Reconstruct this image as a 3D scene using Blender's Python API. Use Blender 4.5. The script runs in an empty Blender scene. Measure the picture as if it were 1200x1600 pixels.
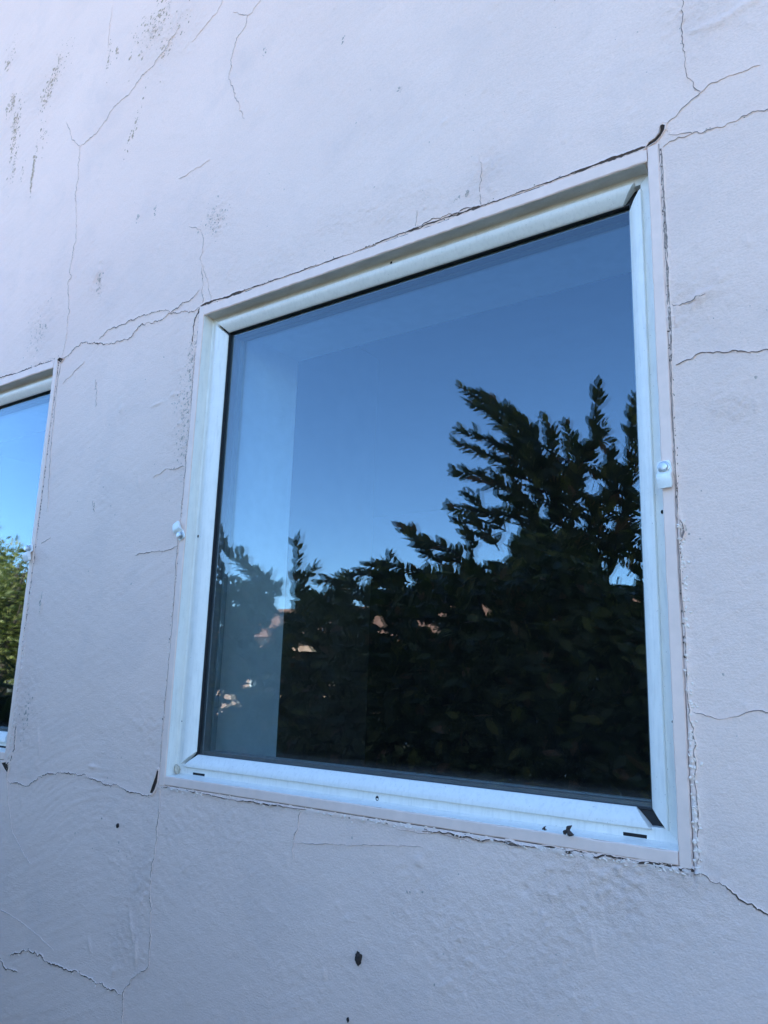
import bpy, bmesh, math, random
import numpy as np
from mathutils import Vector, Matrix

rng = np.random.default_rng(11)
random.seed(7)
SC = bpy.context.scene
COL = SC.collection

# ------------------------------------------------------------------ camera
CAM = np.array([1.27349107, -1.05839339, 0.21670643])
ROT = np.array([[0.8174042942, 0.5752628673, 0.0303784998],      # right
                [-0.0951882144, 0.1868886384, -0.9777585800],    # down
                [-0.5681456007, 0.7963323868, 0.2075218207]])    # forward
FPX = 1220.758                                                   # focal length, pixels of the 1200x1600 photograph
cam_d = bpy.data.cameras.new('camera')
cam_d.sensor_fit = 'VERTICAL'
cam_d.sensor_height = 36.0
cam_d.sensor_width = 27.0
cam_d.lens = 36.0 * FPX / 1600.0
cam_d.clip_start = 0.02
cam_d.clip_end = 6000.0
cam = bpy.data.objects.new('camera', cam_d)
COL.objects.link(cam)
m = Matrix.Identity(4)
for i in range(3):
    m[i][0] = ROT[0][i]
    m[i][1] = -ROT[1][i]
    m[i][2] = -ROT[2][i]
    m[i][3] = CAM[i]
cam.matrix_world = m
SC.camera = cam

# ------------------------------------------------------------------ sky, sun, exposure
SUN_EL, SUN_AZ = math.radians(28), math.radians(8)
w = bpy.data.worlds.new('World')
SC.world = w
w.use_nodes = True
nt = w.node_tree
sky = nt.nodes.new('ShaderNodeTexSky')
sky.sky_type = 'NISHITA'
sky.sun_disc = False
sky.sun_elevation = SUN_EL
sky.sun_rotation = SUN_AZ
sky.air_density = 0.85
sky.dust_density = 0.0
sky.ozone_density = 5.5
nt.nodes['Background'].inputs['Strength'].default_value = 0.12
nt.links.new(sky.outputs['Color'], nt.nodes['Background'].inputs['Color'])

sun_d = bpy.data.lights.new('sun', 'SUN')
sun_d.energy = 4.0
sun_d.angle = math.radians(0.5)
sun_d.color = (1.0, 0.94, 0.85)
sun = bpy.data.objects.new('sun', sun_d)
COL.objects.link(sun)
to_sun = Vector((math.cos(SUN_EL) * math.sin(SUN_AZ), math.cos(SUN_EL) * math.cos(SUN_AZ), math.sin(SUN_EL)))
sun.rotation_euler = to_sun.to_track_quat('Z', 'Y').to_euler()
sun.location = (0, 20, 30)

vs = SC.view_settings
vs.view_transform = 'Standard'
vs.look = 'None'
vs.gamma = 1.0
vs.use_curve_mapping = False
vs.exposure = 2.54
SC.display_settings.display_device = 'sRGB'
SC.cycles.transparent_max_bounces = 24
SC.cycles.max_bounces = 10
SC.cycles.diffuse_bounces = 4
SC.cycles.glossy_bounces = 6
SC.cycles.sample_clamp_indirect = 6.0

# ------------------------------------------------------------------ survey helpers: photo pixel -> point on a real plane
def ray(px, py):
    d = ((px - 600) / FPX) * ROT[0] + ((py - 800) / FPX) * ROT[1] + ROT[2]
    return d / np.linalg.norm(d)
def on_wall(px, py, y=0.0):
    d = ray(px, py)
    return CAM + d * ((y - CAM[1]) / d[1])
GLASS_Y = 0.0450
def mirrored(px, py, yp):
    d = ray(px, py)
    p = CAM + d * ((GLASS_Y - CAM[1]) / d[1])
    d = d * np.array([1, -1, 1])
    return p + d * ((yp - GLASS_Y) / d[1])
def mirror_px(p):
    q = np.array([p[0], 2 * GLASS_Y - p[1], p[2]]) - CAM
    c = ROT @ q
    return 600 + FPX * c[0] / c[2], 800 + FPX * c[1] / c[2]

# ------------------------------------------------------------------ materials
def new_mat(name):
    mt = bpy.data.materials.new(name)
    mt.use_nodes = True
    return mt, mt.node_tree, mt.node_tree.nodes['Principled BSDF']
def N(nt, t, **kw):
    n = nt.nodes.new(t)
    for k, v in kw.items():
        setattr(n, k, v)
    return n
def L(nt, a, b):
    nt.links.new(a, b)
def noise(nt, scale, detail=4, rough=0.55, vec=None, dist=0.0):
    n = N(nt, 'ShaderNodeTexNoise')
    n.inputs['Scale'].default_value = scale
    n.inputs['Detail'].default_value = detail
    n.inputs['Roughness'].default_value = rough
    n.inputs['Distortion'].default_value = dist
    if vec is not None:
        L(nt, vec, n.inputs['Vector'])
    return n.outputs['Fac']
def ramp(nt, fac, stops):
    r = N(nt, 'ShaderNodeValToRGB')
    while len(r.color_ramp.elements) < len(stops):
        r.color_ramp.elements.new(0.5)
    for e, (p, c) in zip(r.color_ramp.elements, stops):
        e.position = p
        e.color = (c, c, c, 1) if isinstance(c, (int, float)) else (*c, 1)
    L(nt, fac, r.inputs['Fac'])
    return r.outputs['Color']
def mixc(nt, fac, a, b, mode='MIX'):
    x = N(nt, 'ShaderNodeMix', data_type='RGBA', blend_type=mode)
    for s, v in ((0, fac), (6, a), (7, b)):
        if hasattr(v, 'is_linked'):
            L(nt, v, x.inputs[s])
        elif s == 0:
            x.inputs[0].default_value = v
        else:
            x.inputs[s].default_value = (*v, 1)
    return x.outputs[2]
def mathn(nt, op, a, b=None, clamp=False):
    x = N(nt, 'ShaderNodeMath', operation=op)
    x.use_clamp = clamp
    for i, v in enumerate((a, b)):
        if v is None:
            continue
        if hasattr(v, 'is_linked'):
            L(nt, v, x.inputs[i])
        else:
            x.inputs[i].default_value = v
    return x.outputs[0]
def bump(nt, h, strength, dist, bsdf, prev=None):
    b = N(nt, 'ShaderNodeBump')
    b.inputs['Strength'].default_value = strength
    b.inputs['Distance'].default_value = dist
    L(nt, h, b.inputs['Height'])
    if prev is not None:
        L(nt, prev, b.inputs['Normal'])
    L(nt, b.outputs['Normal'], bsdf.inputs['Normal'])
    return b.outputs['Normal']
def geopos(nt):
    return N(nt, 'ShaderNodeNewGeometry').outputs['Position']
def simple(name, col, rough=0.6, var=0.12, scale=60, bumpd=0.0, metallic=0.0):
    mt, nt, b = new_mat(name)
    g = geopos(nt)
    f = ramp(nt, noise(nt, scale, 4, 0.6, g), [(0.3, 1 - var), (0.7, 1 + var)])
    L(nt, mixc(nt, 1.0, col, f, 'MULTIPLY'), b.inputs['Base Color'])
    b.inputs['Roughness'].default_value = rough
    b.inputs['Metallic'].default_value = metallic
    if bumpd:
        bump(nt, noise(nt, scale * 3, 5, 0.6, g), 0.6, bumpd, b)
    return mt

PAINT = (0.90, 0.662, 0.552)
def stucco_material():
    mt, nt, b = new_mat('stucco_paint')
    g = geopos(nt)
    f1 = ramp(nt, noise(nt, 2.3, 5, 0.6, g), [(0.3, 0.955), (0.7, 1.035)])
    f2 = ramp(nt, noise(nt, 240, 6, 0.75, g), [(0.25, 0.90), (0.75, 1.07)])
    c = mixc(nt, 1.0, PAINT, f1, 'MULTIPLY')
    c = mixc(nt, 1.0, c, f2, 'MULTIPLY')
    # grubby film with its own blotchy outline
    film = ramp(nt, noise(nt, 5.5, 6, 0.65, g, 0.6), [(0.50, 0.0), (0.72, 0.22)])
    c = mixc(nt, film, c, (0.56, 0.46, 0.43))
    at = N(nt, 'ShaderNodeAttribute', attribute_name='dirt')
    sp = noise(nt, 290, 3, 0.8, g)
    dm = mathn(nt, 'SUBTRACT', mathn(nt, 'ADD', sp, at.outputs['Fac']), 0.93)
    dm = mathn(nt, 'MULTIPLY', dm, 5.0, True)
    dc = mixc(nt, noise(nt, 90, 3, 0.6, g), (0.13, 0.080, 0.050), (0.32, 0.21, 0.15))
    c = mixc(nt, mathn(nt, 'MULTIPLY', dm, 0.72), c, dc)
    at2 = N(nt, 'ShaderNodeAttribute', attribute_name='chalk')
    c = mixc(nt, at2.outputs['Fac'], c, (0.80, 0.72, 0.68))
    L(nt, c, b.inputs['Base Color'])
    b.inputs['Roughness'].default_value = 0.62
    b.inputs['Specular IOR Level'].default_value = 0.35
    at3 = N(nt, 'ShaderNodeAttribute', attribute_name='rough')
    grain = mathn(nt, 'MULTIPLY', noise(nt, 300, 5, 0.7, g), mathn(nt, 'ADD', mathn(nt, 'MULTIPLY', at3.outputs['Fac'], 0.30), 0.50))
    n1 = bump(nt, grain, 1.0, 0.0024, b)
    mpb = N(nt, 'ShaderNodeMapping')
    mpb.inputs['Rotation'].default_value = (0, 0.35, 0)
    mpb.inputs['Scale'].default_value = (0.22, 1, 1.4)
    L(nt, g, mpb.inputs['Vector'])
    bump(nt, noise(nt, 260, 4, 0.6, mpb.outputs['Vector']), 0.7, 0.0006, b, n1)
    return mt

def white_material(name, stain=0.0, zlo=0.0, zhi=1.0, col=(0.87, 0.83, 0.76)):
    """painted aluminium; stain = brown mildew film creeping over the stretch between zlo and zhi (object height)"""
    mt, nt, b = new_mat(name)
    g = geopos(nt)
    tc = N(nt, 'ShaderNodeTexCoord').outputs['Object']
    f = ramp(nt, noise(nt, 35, 5, 0.65, tc), [(0.3, 0.95), (0.7, 1.02)])
    c = mixc(nt, 1.0, col, f, 'MULTIPLY')
    mp = N(nt, 'ShaderNodeMapping')
    mp.inputs['Scale'].default_value = (1.0, 1.0, 0.12)
    L(nt, tc, mp.inputs['Vector'])
    streak = ramp(nt, noise(nt, 190, 4, 0.6, mp.outputs['Vector']), [(0.50, 0.0), (0.75, 0.30)])
    c = mixc(nt, streak, c, (0.52, 0.50, 0.46))
    speck = ramp(nt, noise(nt, 420, 2, 0.5, tc), [(0.70, 0.0), (0.76, 0.6)])
    c = mixc(nt, speck, c, (0.30, 0.27, 0.22))
    if stain:
        sx = N(nt, 'ShaderNodeSeparateXYZ')
        L(nt, tc, sx.inputs[0])
        mr = N(nt, 'ShaderNodeMapRange')
        mr.inputs[1].default_value = zlo
        mr.inputs[2].default_value = zhi
        L(nt, sx.outputs['Z'], mr.inputs[0])
        mp2 = N(nt, 'ShaderNodeMapping')
        mp2.inputs['Scale'].default_value = (0.35, 1, 1)
        L(nt, tc, mp2.inputs['Vector'])
        nn = noise(nt, 45, 5, 0.6, mp2.outputs['Vector'])
        s = mathn(nt, 'ADD', mr.outputs[0], mathn(nt, 'MULTIPLY', mathn(nt, 'SUBTRACT', nn, 0.5), 0.9))
        s = mathn(nt, 'MULTIPLY', mathn(nt, 'MULTIPLY', s, 1.0, True), stain)
        c = mixc(nt, s, c, (0.30, 0.235, 0.16))
    L(nt, c, b.inputs['Base Color'])
    b.inputs['Roughness'].default_value = 0.38
    bump(nt, noise(nt, 160, 4, 0.6, tc), 0.3, 0.0004, b)
    return mt

def glass_material(name, dusty, F0):
    mt, nt, b = new_mat(name)
    nt.nodes.remove(b)
    out = nt.nodes['Material Output']
    lw = N(nt, 'ShaderNodeNewGeometry')
    dp = N(nt, 'ShaderNodeVectorMath', operation='DOT_PRODUCT')
    L(nt, lw.outputs['Incoming'], dp.inputs[0])
    L(nt, lw.outputs['Normal'], dp.inputs[1])
    cs = mathn(nt, 'ABSOLUTE', dp.outputs['Value'])
    k = mathn(nt, 'POWER', mathn(nt, 'SUBTRACT', 1.0, cs), 4.0)
    fr = mathn(nt, 'ADD', mathn(nt, 'MULTIPLY', k, 1 - F0), F0)
    gl = N(nt, 'ShaderNodeBsdfGlossy')
    gl.inputs['Roughness'].default_value = 0.0
    gl.inputs['Color'].default_value = (0.76, 0.91, 1.0, 1)
    tr = N(nt, 'ShaderNodeBsdfTransparent')
    tr.inputs['Color'].default_value = (0.90, 0.94, 0.95, 1)
    mx = N(nt, 'ShaderNodeMixShader')
    L(nt, fr, mx.inputs[0])
    L(nt, tr.outputs[0], mx.inputs[1])
    L(nt, gl.outputs[0], mx.inputs[2])
    res = mx.outputs[0]
    # long-wave waviness of float glass
    g = geopos(nt)
    bp = N(nt, 'ShaderNodeBump')
    bp.inputs['Strength'].default_value = 0.05
    bp.inputs['Distance'].default_value = 0.0006
    L(nt, noise(nt, 9, 2, 0.5, g), bp.inputs['Height'])
    L(nt, bp.outputs['Normal'], gl.inputs['Normal'])
    if dusty:
        tc = N(nt, 'ShaderNodeTexCoord').outputs['Object']
        sx = N(nt, 'ShaderNodeSeparateXYZ')
        L(nt, tc, sx.inputs[0])
        mr = N(nt, 'ShaderNodeMapRange')
        mr.inputs[1].default_value = 0.084
        mr.inputs[2].default_value = 0.056
        L(nt, sx.outputs['Z'], mr.inputs[0])
        nn = noise(nt, 60, 6, 0.7, tc)
        film = mathn(nt, 'MULTIPLY', mathn(nt, 'MULTIPLY', mathn(nt, 'POWER', mr.outputs[0], 1.6), nn), 0.40)
        sp = ramp(nt, noise(nt, 260, 2, 0.5, tc), [(0.735, 0.0), (0.76, 0.25)])
        fac = mathn(nt, 'ADD', mathn(nt, 'ADD', film, sp), 0.006, True)
        df = N(nt, 'ShaderNodeBsdfDiffuse')
        df.inputs['Color'].default_value = (0.42, 0.42, 0.40, 1)
        m2 = N(nt, 'ShaderNodeMixShader')
        L(nt, fac, m2.inputs[0])
        L(nt, res, m2.inputs[1])
        L(nt, df.outputs[0], m2.inputs[2])
        res = m2.outputs[0]
    L(nt, res, out.inputs['Surface'])
    return mt

def leaf_material(name, cols, trans=0.25, rough=0.35):
    mt, nt, b = new_mat(name)
    at = N(nt, 'ShaderNodeAttribute', attribute_name='tint')
    oi = N(nt, 'ShaderNodeObjectInfo').outputs['Random']
    t = mathn(nt, 'ADD', at.outputs['Fac'], mathn(nt, 'MULTIPLY', oi, 0.0))
    c = ramp(nt, t, cols)
    c = mixc(nt, 1.0, c, ramp(nt, noise(nt, 130, 3, 0.6, geopos(nt)), [(0.3, 0.8), (0.7, 1.15)]), 'MULTIPLY')
    L(nt, c, b.inputs['Base Color'])
    b.inputs['Roughness'].default_value = rough
    tl = N(nt, 'ShaderNodeBsdfTranslucent')
    L(nt, mixc(nt, 1.0, c, (1.2, 1.3, 0.6), 'MULTIPLY'), tl.inputs['Color'])
    mx = N(nt, 'ShaderNodeMixShader')
    mx.inputs[0].default_value = trans
    L(nt, b.outputs[0], mx.inputs[1])
    L(nt, tl.outputs[0], mx.inputs[2])
    L(nt, mx.outputs[0], nt.nodes['Material Output'].inputs['Surface'])
    return mt

M = {}
M['stucco'] = stucco_material()
M['casing'] = simple('casing_paint', (0.86, 0.635, 0.53), 0.5, 0.05, 40, 0.0005)
M['white'] = white_material('white_aluminium')
M['white_top'] = white_material('white_aluminium_mildewed', 0.75, 0.962, 0.992)
M['bead_top'] = white_material('white_bead_grimy', 0.22, 0.90, 1.0)
M['black'] = simple('black_gasket', (0.012, 0.012, 0.014), 0.55, 0.2, 90)
M['hole'] = simple('dark_hole', (0.012, 0.010, 0.010), 0.9, 0.2, 90)
M['pit'] = simple('rusty_pit', (0.040, 0.024, 0.016), 0.95, 0.5, 260, 0.001)
M['glass_out'] = glass_material('glass_outer', True, 0.102)
M['glass_in'] = glass_material('glass_inner', False, 0.060)
M['glass_edge'] = glass_material('glass_edge', False, 0.0)
M['spacer'] = simple('spacer_metal', (0.20, 0.21, 0.22), 0.4, 0.05, 60, 0, 0.6)
M['inner_frame'] = simple('inner_frame', (0.30, 0.32, 0.33), 0.5, 0.05, 60)
M['plaster'] = simple('inside_plaster', (0.76, 0.76, 0.73), 0.85, 0.06, 30, 0.0012)
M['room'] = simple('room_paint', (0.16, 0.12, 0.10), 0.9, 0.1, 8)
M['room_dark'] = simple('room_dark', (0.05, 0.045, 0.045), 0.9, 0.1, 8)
M['crack'] = simple('crack_dirt', (0.085, 0.054, 0.038), 0.95, 0.3, 200)
M['crack_pale'] = simple('crack_painted', (0.27, 0.205, 0.175), 0.95, 0.3, 200)
M['lip'] = M['stucco']
M['seam'] = simple('seam_grime', (0.33, 0.255, 0.215), 0.95, 0.45, 240, 0.001)
M['rust'] = simple('rust_mildew', (0.50, 0.355, 0.25), 0.95, 0.5, 150)
M['grime'] = simple('grey_mildew', (0.52, 0.41, 0.34), 0.95, 0.4, 150)
M['flake'] = simple('flaked_paint', (0.86, 0.70, 0.60), 0.6, 0.08, 90)
M['mud'] = simple('dried_mud', (0.035, 0.024, 0.020), 0.95, 0.4, 300, 0.001)
M['zinc'] = simple('zinc_screw', (0.55, 0.57, 0.58), 0.35, 0.08, 200, 0, 0.7)
M['clip'] = simple('clip_white', (0.86, 0.86, 0.82), 0.35, 0.06, 90)
M['sealant'] = simple('old_sealant', (0.55, 0.47, 0.36), 0.6, 0.35, 160, 0.001)
M['bark'] = simple('bark', (0.09, 0.065, 0.045), 0.9, 0.3, 40, 0.003)
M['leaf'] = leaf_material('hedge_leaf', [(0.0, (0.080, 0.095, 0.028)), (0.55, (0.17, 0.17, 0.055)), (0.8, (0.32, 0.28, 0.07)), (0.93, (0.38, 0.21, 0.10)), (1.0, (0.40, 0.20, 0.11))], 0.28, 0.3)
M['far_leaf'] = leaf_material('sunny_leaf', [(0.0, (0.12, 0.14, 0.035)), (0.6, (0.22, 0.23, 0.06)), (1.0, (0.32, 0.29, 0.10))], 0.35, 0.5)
M['strap'] = leaf_material('strap_leaf', [(0.0, (0.02, 0.04, 0.015)), (1.0, (0.06, 0.08, 0.025))], 0.2)
M['salmon'] = simple('salmon_render', (0.62, 0.40, 0.29), 0.85, 0.08, 3)
M['tile'] = simple('roof_tile', (0.40, 0.20, 0.13), 0.8, 0.2, 6)
M['soil'] = simple('dry_lawn', (0.17, 0.15, 0.085), 0.95, 0.35, 1.4)
M['dead'] = simple('dead_leaf', (0.05, 0.035, 0.03), 0.8, 0.4, 200)

# ------------------------------------------------------------------ mesh helpers
class MB:
    def __init__(self):
        self.v, self.f = [], []
    def quad(self, a, b, c, d):
        n = len(self.v)
        self.v += [tuple(a), tuple(b), tuple(c), tuple(d)]
        self.f.append((n, n + 1, n + 2, n + 3))
    def box(self, x0, x1, y0, y1, z0, z1):
        n = len(self.v)
        self.v += [(x, y, z) for z in (z0, z1) for y in (y0, y1) for x in (x0, x1)]
        for q in ((0, 2, 3, 1), (4, 5, 7, 6), (0, 1, 5, 4), (2, 6, 7, 3), (0, 4, 6, 2), (1, 3, 7, 5)):
            self.f.append(tuple(n + i for i in q))
    def loft(self, rings, cap=True):
        n0 = len(self.v)
        k = len(rings[0])
        for r in rings:
            self.v += [tuple(p) for p in r]
        for i in range(len(rings) - 1):
            for j in range(k):
                a = n0 + i * k + j
                b = n0 + i * k + (j + 1) % k
                self.f.append((a, b, b + k, a + k))
        if cap:
            self.f.append(tuple(n0 + j for j in reversed(range(k))))
            e = n0 + (len(rings) - 1) * k
            self.f.append(tuple(e + j for j in range(k)))
    def tube(self, pts, radii, sides=6):
        pts = [Vector(p) for p in pts]
        rings = []
        for i, p in enumerate(pts):
            t = (pts[min(i + 1, len(pts) - 1)] - pts[max(i - 1, 0)]).normalized()
            a = t.orthogonal().normalized() if abs(t.z) > 0.99 else t.cross(Vector((0, 0, 1))).normalized()
            b = t.cross(a)
            rings.append([p + (a * math.cos(2 * math.pi * s / sides) + b * math.sin(2 * math.pi * s / sides)) * radii[i] for s in range(sides)])
        self.loft(rings)
    def build(self, name, mat, parent=None, smooth=False, bevel=0.0):
        me = bpy.data.meshes.new(name)
        me.from_pydata(self.v, [], self.f)
        return finish(name, me, mat, parent, smooth, bevel, True)
def finish(name, me, mat, parent=None, smooth=False, bevel=0.0, fix=False):
    if fix:
        bm = bmesh.new()
        bm.from_mesh(me)
        bmesh.ops.recalc_face_normals(bm, faces=bm.faces)
        bm.to_mesh(me)
        bm.free()
    for mm in (mat if isinstance(mat, (list, tuple)) else [mat]):
        me.materials.append(mm)
    if smooth:
        me.polygons.foreach_set('use_smooth', [True] * len(me.polygons))
    me.update()
    o = bpy.data.objects.new(name, me)
    COL.objects.link(o)
    o.parent = parent
    if bevel:
        md = o.modifiers.new('bevel', 'BEVEL')
        md.width = bevel
        md.segments = 2
        md.limit_method = 'ANGLE'
        md.angle_limit = math.radians(40)
    return o
def empty(name, loc=(0, 0, 0)):
    o = bpy.data.objects.new(name, None)
    o.empty_display_size = 0.1
    COL.objects.link(o)
    o.location = loc
    return o
def tag(o, label=None, cat=None, group=None, kind=None):
    for k, v in (('label', label), ('category', cat), ('group', group), ('kind', kind)):
        if v:
            o[k] = v
    return o
def copy_tree(o, parent=None):
    c = o.copy()
    COL.objects.link(c)
    c.parent = parent
    for ch in list(o.children):
        copy_tree(ch, c)
    return c

# ------------------------------------------------------------------ numpy value noise
TAB = rng.random((256, 256))
def vnoise(x, y, seed=0):
    xi, yi = np.floor(x).astype(int), np.floor(y).astype(int)
    fx, fy = x - xi, y - yi
    fx = fx * fx * (3 - 2 * fx)
    fy = fy * fy * (3 - 2 * fy)
    xi = xi + seed * 37
    yi = yi + seed * 101
    a = TAB[xi & 255, yi & 255]
    b = TAB[(xi + 1) & 255, yi & 255]
    c = TAB[xi & 255, (yi + 1) & 255]
    d = TAB[(xi + 1) & 255, (yi + 1) & 255]
    return (a + (b - a) * fx) * (1 - fy) + (c + (d - c) * fx) * fy
def fbm(x, y, octs=4, gain=0.5, seed=0):
    s, a, t = 0, 1.0, 0
    for o in range(octs):
        s = s + a * (vnoise(x * 2 ** o, y * 2 ** o, seed + o) - 0.5)
        t += a
        a *= gain
    return s / t * 2

# ------------------------------------------------------------------ ground
GZ = -1.30
mb = MB()
mb.quad((-3000, -3000, GZ), (3000, -3000, GZ), (3000, 3000, GZ), (-3000, 3000, GZ))
tag(mb.build('ground', M['soil']), kind='structure')

# ------------------------------------------------------------------ house with the cracked stucco wall
WH = 1.0053                   # casing height (width is 1.0)
WIN_X = (0.0, -1.536)         # left casing edge of either window
TH = 0.295                    # wall thickness at the reveals
HX0, HX1, HTOP, HDEP = -9.0, 5.5, 2.85, 7.0

house = empty('house', (0, 0, GZ))
tag(house, 'house wall of pale lilac painted stucco, cracked at the window corners', 'house')
HOFF = Vector((0, 0, -GZ))
def house_part(o, parent=None):
    o.parent = parent or house
    if parent is None:
        o.location = HOFF
    return o

# -- cracks surveyed in photo pixels: (points, width mm, jitter, material, lip)
CR = [
 ([(1065, -5), (1066, 65), (1072, 112), (1095, 145)], 1.7, .5, 'p'),
 ([(1095, 145), (1112, 130), (1150, 116), (1188, 102)], 0.9, .5, 'p'),
 ([(1095, 145), (1066, 170), (1053, 185), (1041, 197)], 2.0, .6, 'p'),
 ([(1215, 162), (1160, 182), (1140, 192), (1110, 203), (1082, 209), (1075, 208), (1045, 210)], 2.0, .7, 'p'),
 ([(1082, 209), (1060, 215), (1046, 222), (1036, 231)], 1.5, .6, 'p'),
 ([(752, 322), (750, 290), (753, 262), (747, 240)], 1.4, .6, 'p'),
 ([(650, 357), (651, 343), (652, 329)], 1.3, .5, 'p'),
 ([(316, 478), (318, 440), (315, 400), (319, 375), (314, 359), (295, 355)], 1.7, .8, 'p'),
 ([(330, 470), (326, 442), (319, 415)], 1.3, .6, 'p'),
 ([(96, 562), (112, 551), (133, 535), (157, 536), (177, 537), (200, 531), (217, 510), (260, 495), (267, 490), (300, 486), (313, 480)], 2.5, .8, 'd'),
 ([(155, 530), (170, 515), (200, 503), (240, 488), (260, 484), (267, 490), (282, 477), (300, 467), (312, 453)], 1.9, .7, 'd'),
 ([(132, 565), (115, 582), (98, 600)], 1.2, .5, 'p'),
 ([(97, 558), (105, 520), (108, 470), (107, 440), (112, 430), (110, 418), (118, 380), (120, 320), (118, 310), (123, 262), (126, 229)], 1.8, .8, 'p'),
 ([(126, 229), (112, 216), (104, 190)], 1.8, .6, 'p'),
 ([(126, 229), (150, 210), (178, 167), (202, 148), (222, 118), (235, 107), (250, 88), (268, 62), (282, 40)], 2.3, .8, 'p'),
 ([(300, 66), (315, 48), (340, 20), (352, -5)], 0.9, .6, 'p'),
 ([(411, -5), (395, 20), (388, 25), (385, 40), (370, 60), (365, 80), (358, 120), (368, 146), (375, 166), (382, 186)], 1.7, .8, 'p'),
 ([(388, 25), (365, 18)], 1.2, .5, 'p'),
 ([(176, 8), (172, 40), (169, 75)], 0.9, .5, 'p'),
 ([(1049, 475), (1058, 477), (1075, 472), (1088, 465), (1103, 460)], 1.8, .8, 'p'),
 ([(1056, 571), (1080, 562), (1105, 551), (1145, 548), (1215, 550)], 1.5, .6, 'd'),
 ([(1082, 1112), (1095, 1115), (1112, 1120), (1135, 1123), (1160, 1116), (1185, 1110), (1210, 1114)], 1.4, .5, 'p'),
 ([(1083, 1360), (1100, 1366), (1115, 1379), (1150, 1398), (1175, 1412), (1215, 1432)], 1.8, .7, 'd'),
 ([(471, 1264), (466, 1286), (460, 1306), (459, 1320), (459, 1342)], 1.0, .5, 'd'),
 ([(459, 1316), (520, 1318), (600, 1321), (662, 1324)], 0.8, .3, 'p'),
 ([(620, 1295), (680, 1301), (720, 1311), (740, 1318)], 0.7, .4, 'p'),
 ([(237, 1241), (225, 1243), (205, 1238), (180, 1226), (160, 1223), (140, 1217), (115, 1209), (100, 1208), (80, 1209), (60, 1214), (45, 1228), (30, 1225), (12, 1219)], 2.0, .7, 'd'),
 ([(250, 1233), (249, 1270), (245, 1300), (236, 1372), (235, 1450), (232, 1511), (210, 1527), (192, 1552), (190, 1610)], 1.3, .6, 'd'),
 ([(15, 1493), (40, 1486), (55, 1487), (75, 1503), (100, 1515), (130, 1524), (150, 1537), (175, 1547), (192, 1554)], 2.6, .8, 'd'),
 ([(0, 1494), (10, 1515), (28, 1519)], 2.4, .6, 'd'),
 ([(-5, 1418), (45, 1450), (84, 1485)], 1.0, .3, 'p'),
 ([(11, 1200), (12, 1250), (20, 1300), (35, 1330), (50, 1350)], 1.1, .5, 'p'),
 ([(289, 729), (263, 733), (240, 747)], 1.3, .5, 'p'),
 ([(277, 853), (262, 860), (230, 863), (212, 868)], 1.6, .5, 'd'),
 ([(64, 849), (80, 840)], 1.6, .4, 'p'),
 ([(150, 592), (152, 610), (150, 636)], 1.8, .8, 'p'),
 ([(146, 782), (148, 800)], 2.4, .8, 'p'),
 ([(280, 280), (310, 262), (328, 250)], 0.6, .6, 'p'),
]
def jag(pts, j, r):
    """fractal wandering of a polyline in the wall plane (metres), down to about 4 mm"""
    pts = [np.array(p, float) for p in pts]
    for it in range(9):
        out = [pts[0]]
        done = True
        for a, b in zip(pts[:-1], pts[1:]):
            d = b - a
            l = np.hypot(*d)
            if l > 0.0055:
                done = False
                n = np.array([-d[1], d[0]])
                out.append((a + b) / 2 + n * (r.random() - 0.5) * (0.13 if l > 0.03 else 0.55) * j)
            out.append(b)
        pts = out
        if done:
            break
    return np.array(pts)
crack_lines = []
cr = np.random.default_rng(5)
for pts, wd, j, kd in CR:
    P = [on_wall(*p)[[0, 2]] for p in pts]
    crack_lines.append((jag(P, j, cr), wd * (0.00046 if kd == 'p' else 0.00058), kd))

# -- the relief of the wall: a fine sheet around the windows
def axis(segs):
    out = []
    for a, b, s in segs:
        n = max(1, int(round((b - a) / s)))
        out += list(np.linspace(a, b, n + 1)[:-1])
    return np.array(out + [segs[-1][1]])
DX0, DX1, DZ0, DZ1 = -1.536, 1.36, -0.72, 2.60
xs = axis([(DX0, -0.536, 0.0042), (-0.536, 0.0, 0.0033), (0.0, 1.0, 0.0028), (1.0, DX1, 0.0024)])
zs = axis([(DZ0, 0.0, 0.0027), (0.0, WH, 0.0027), (WH, 1.7, 0.003), (1.7, DZ1, 0.0042)])
X, Z = np.meshgrid(xs, zs)                     # rows = z
H = 0.0011 * fbm(X * 3.2, Z * 3.2, 3, 0.5, 1)
# trowel sweeps
ca, sa = math.cos(0.42), math.sin(0.42)
U, V = X * ca + Z * sa, -X * sa + Z * ca
patch = np.clip(fbm(X * 2.1, Z * 2.1, 3, 0.5, 9) * 1.3 + 0.5, 0, 1)
H += 0.00065 * fbm(U * 9, V * 75, 4, 0.6, 3) * (0.35 + 0.65 * patch)
U2, V2 = X * ca - Z * sa, X * sa + Z * ca
H += 0.0005 * fbm(U2 * 8, V2 * 60, 4, 0.6, 13) * (0.35 + 0.65 * (1 - patch))
# fanned brush strokes low on the left, between the windows
cx, cz = on_wall(150, 1420)[[0, 2]]
R_ = np.hypot(X - cx, (Z - cz) * 1.25)
lowl = np.exp(-(((X - (-0.28)) / 0.24) ** 2 + ((Z - (-0.06)) / 0.17) ** 2))
H += 0.0008 * lowl * fbm(R_ * 120, np.arctan2(Z - cz, X - cx) * 3, 3, 0.6, 21)
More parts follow.
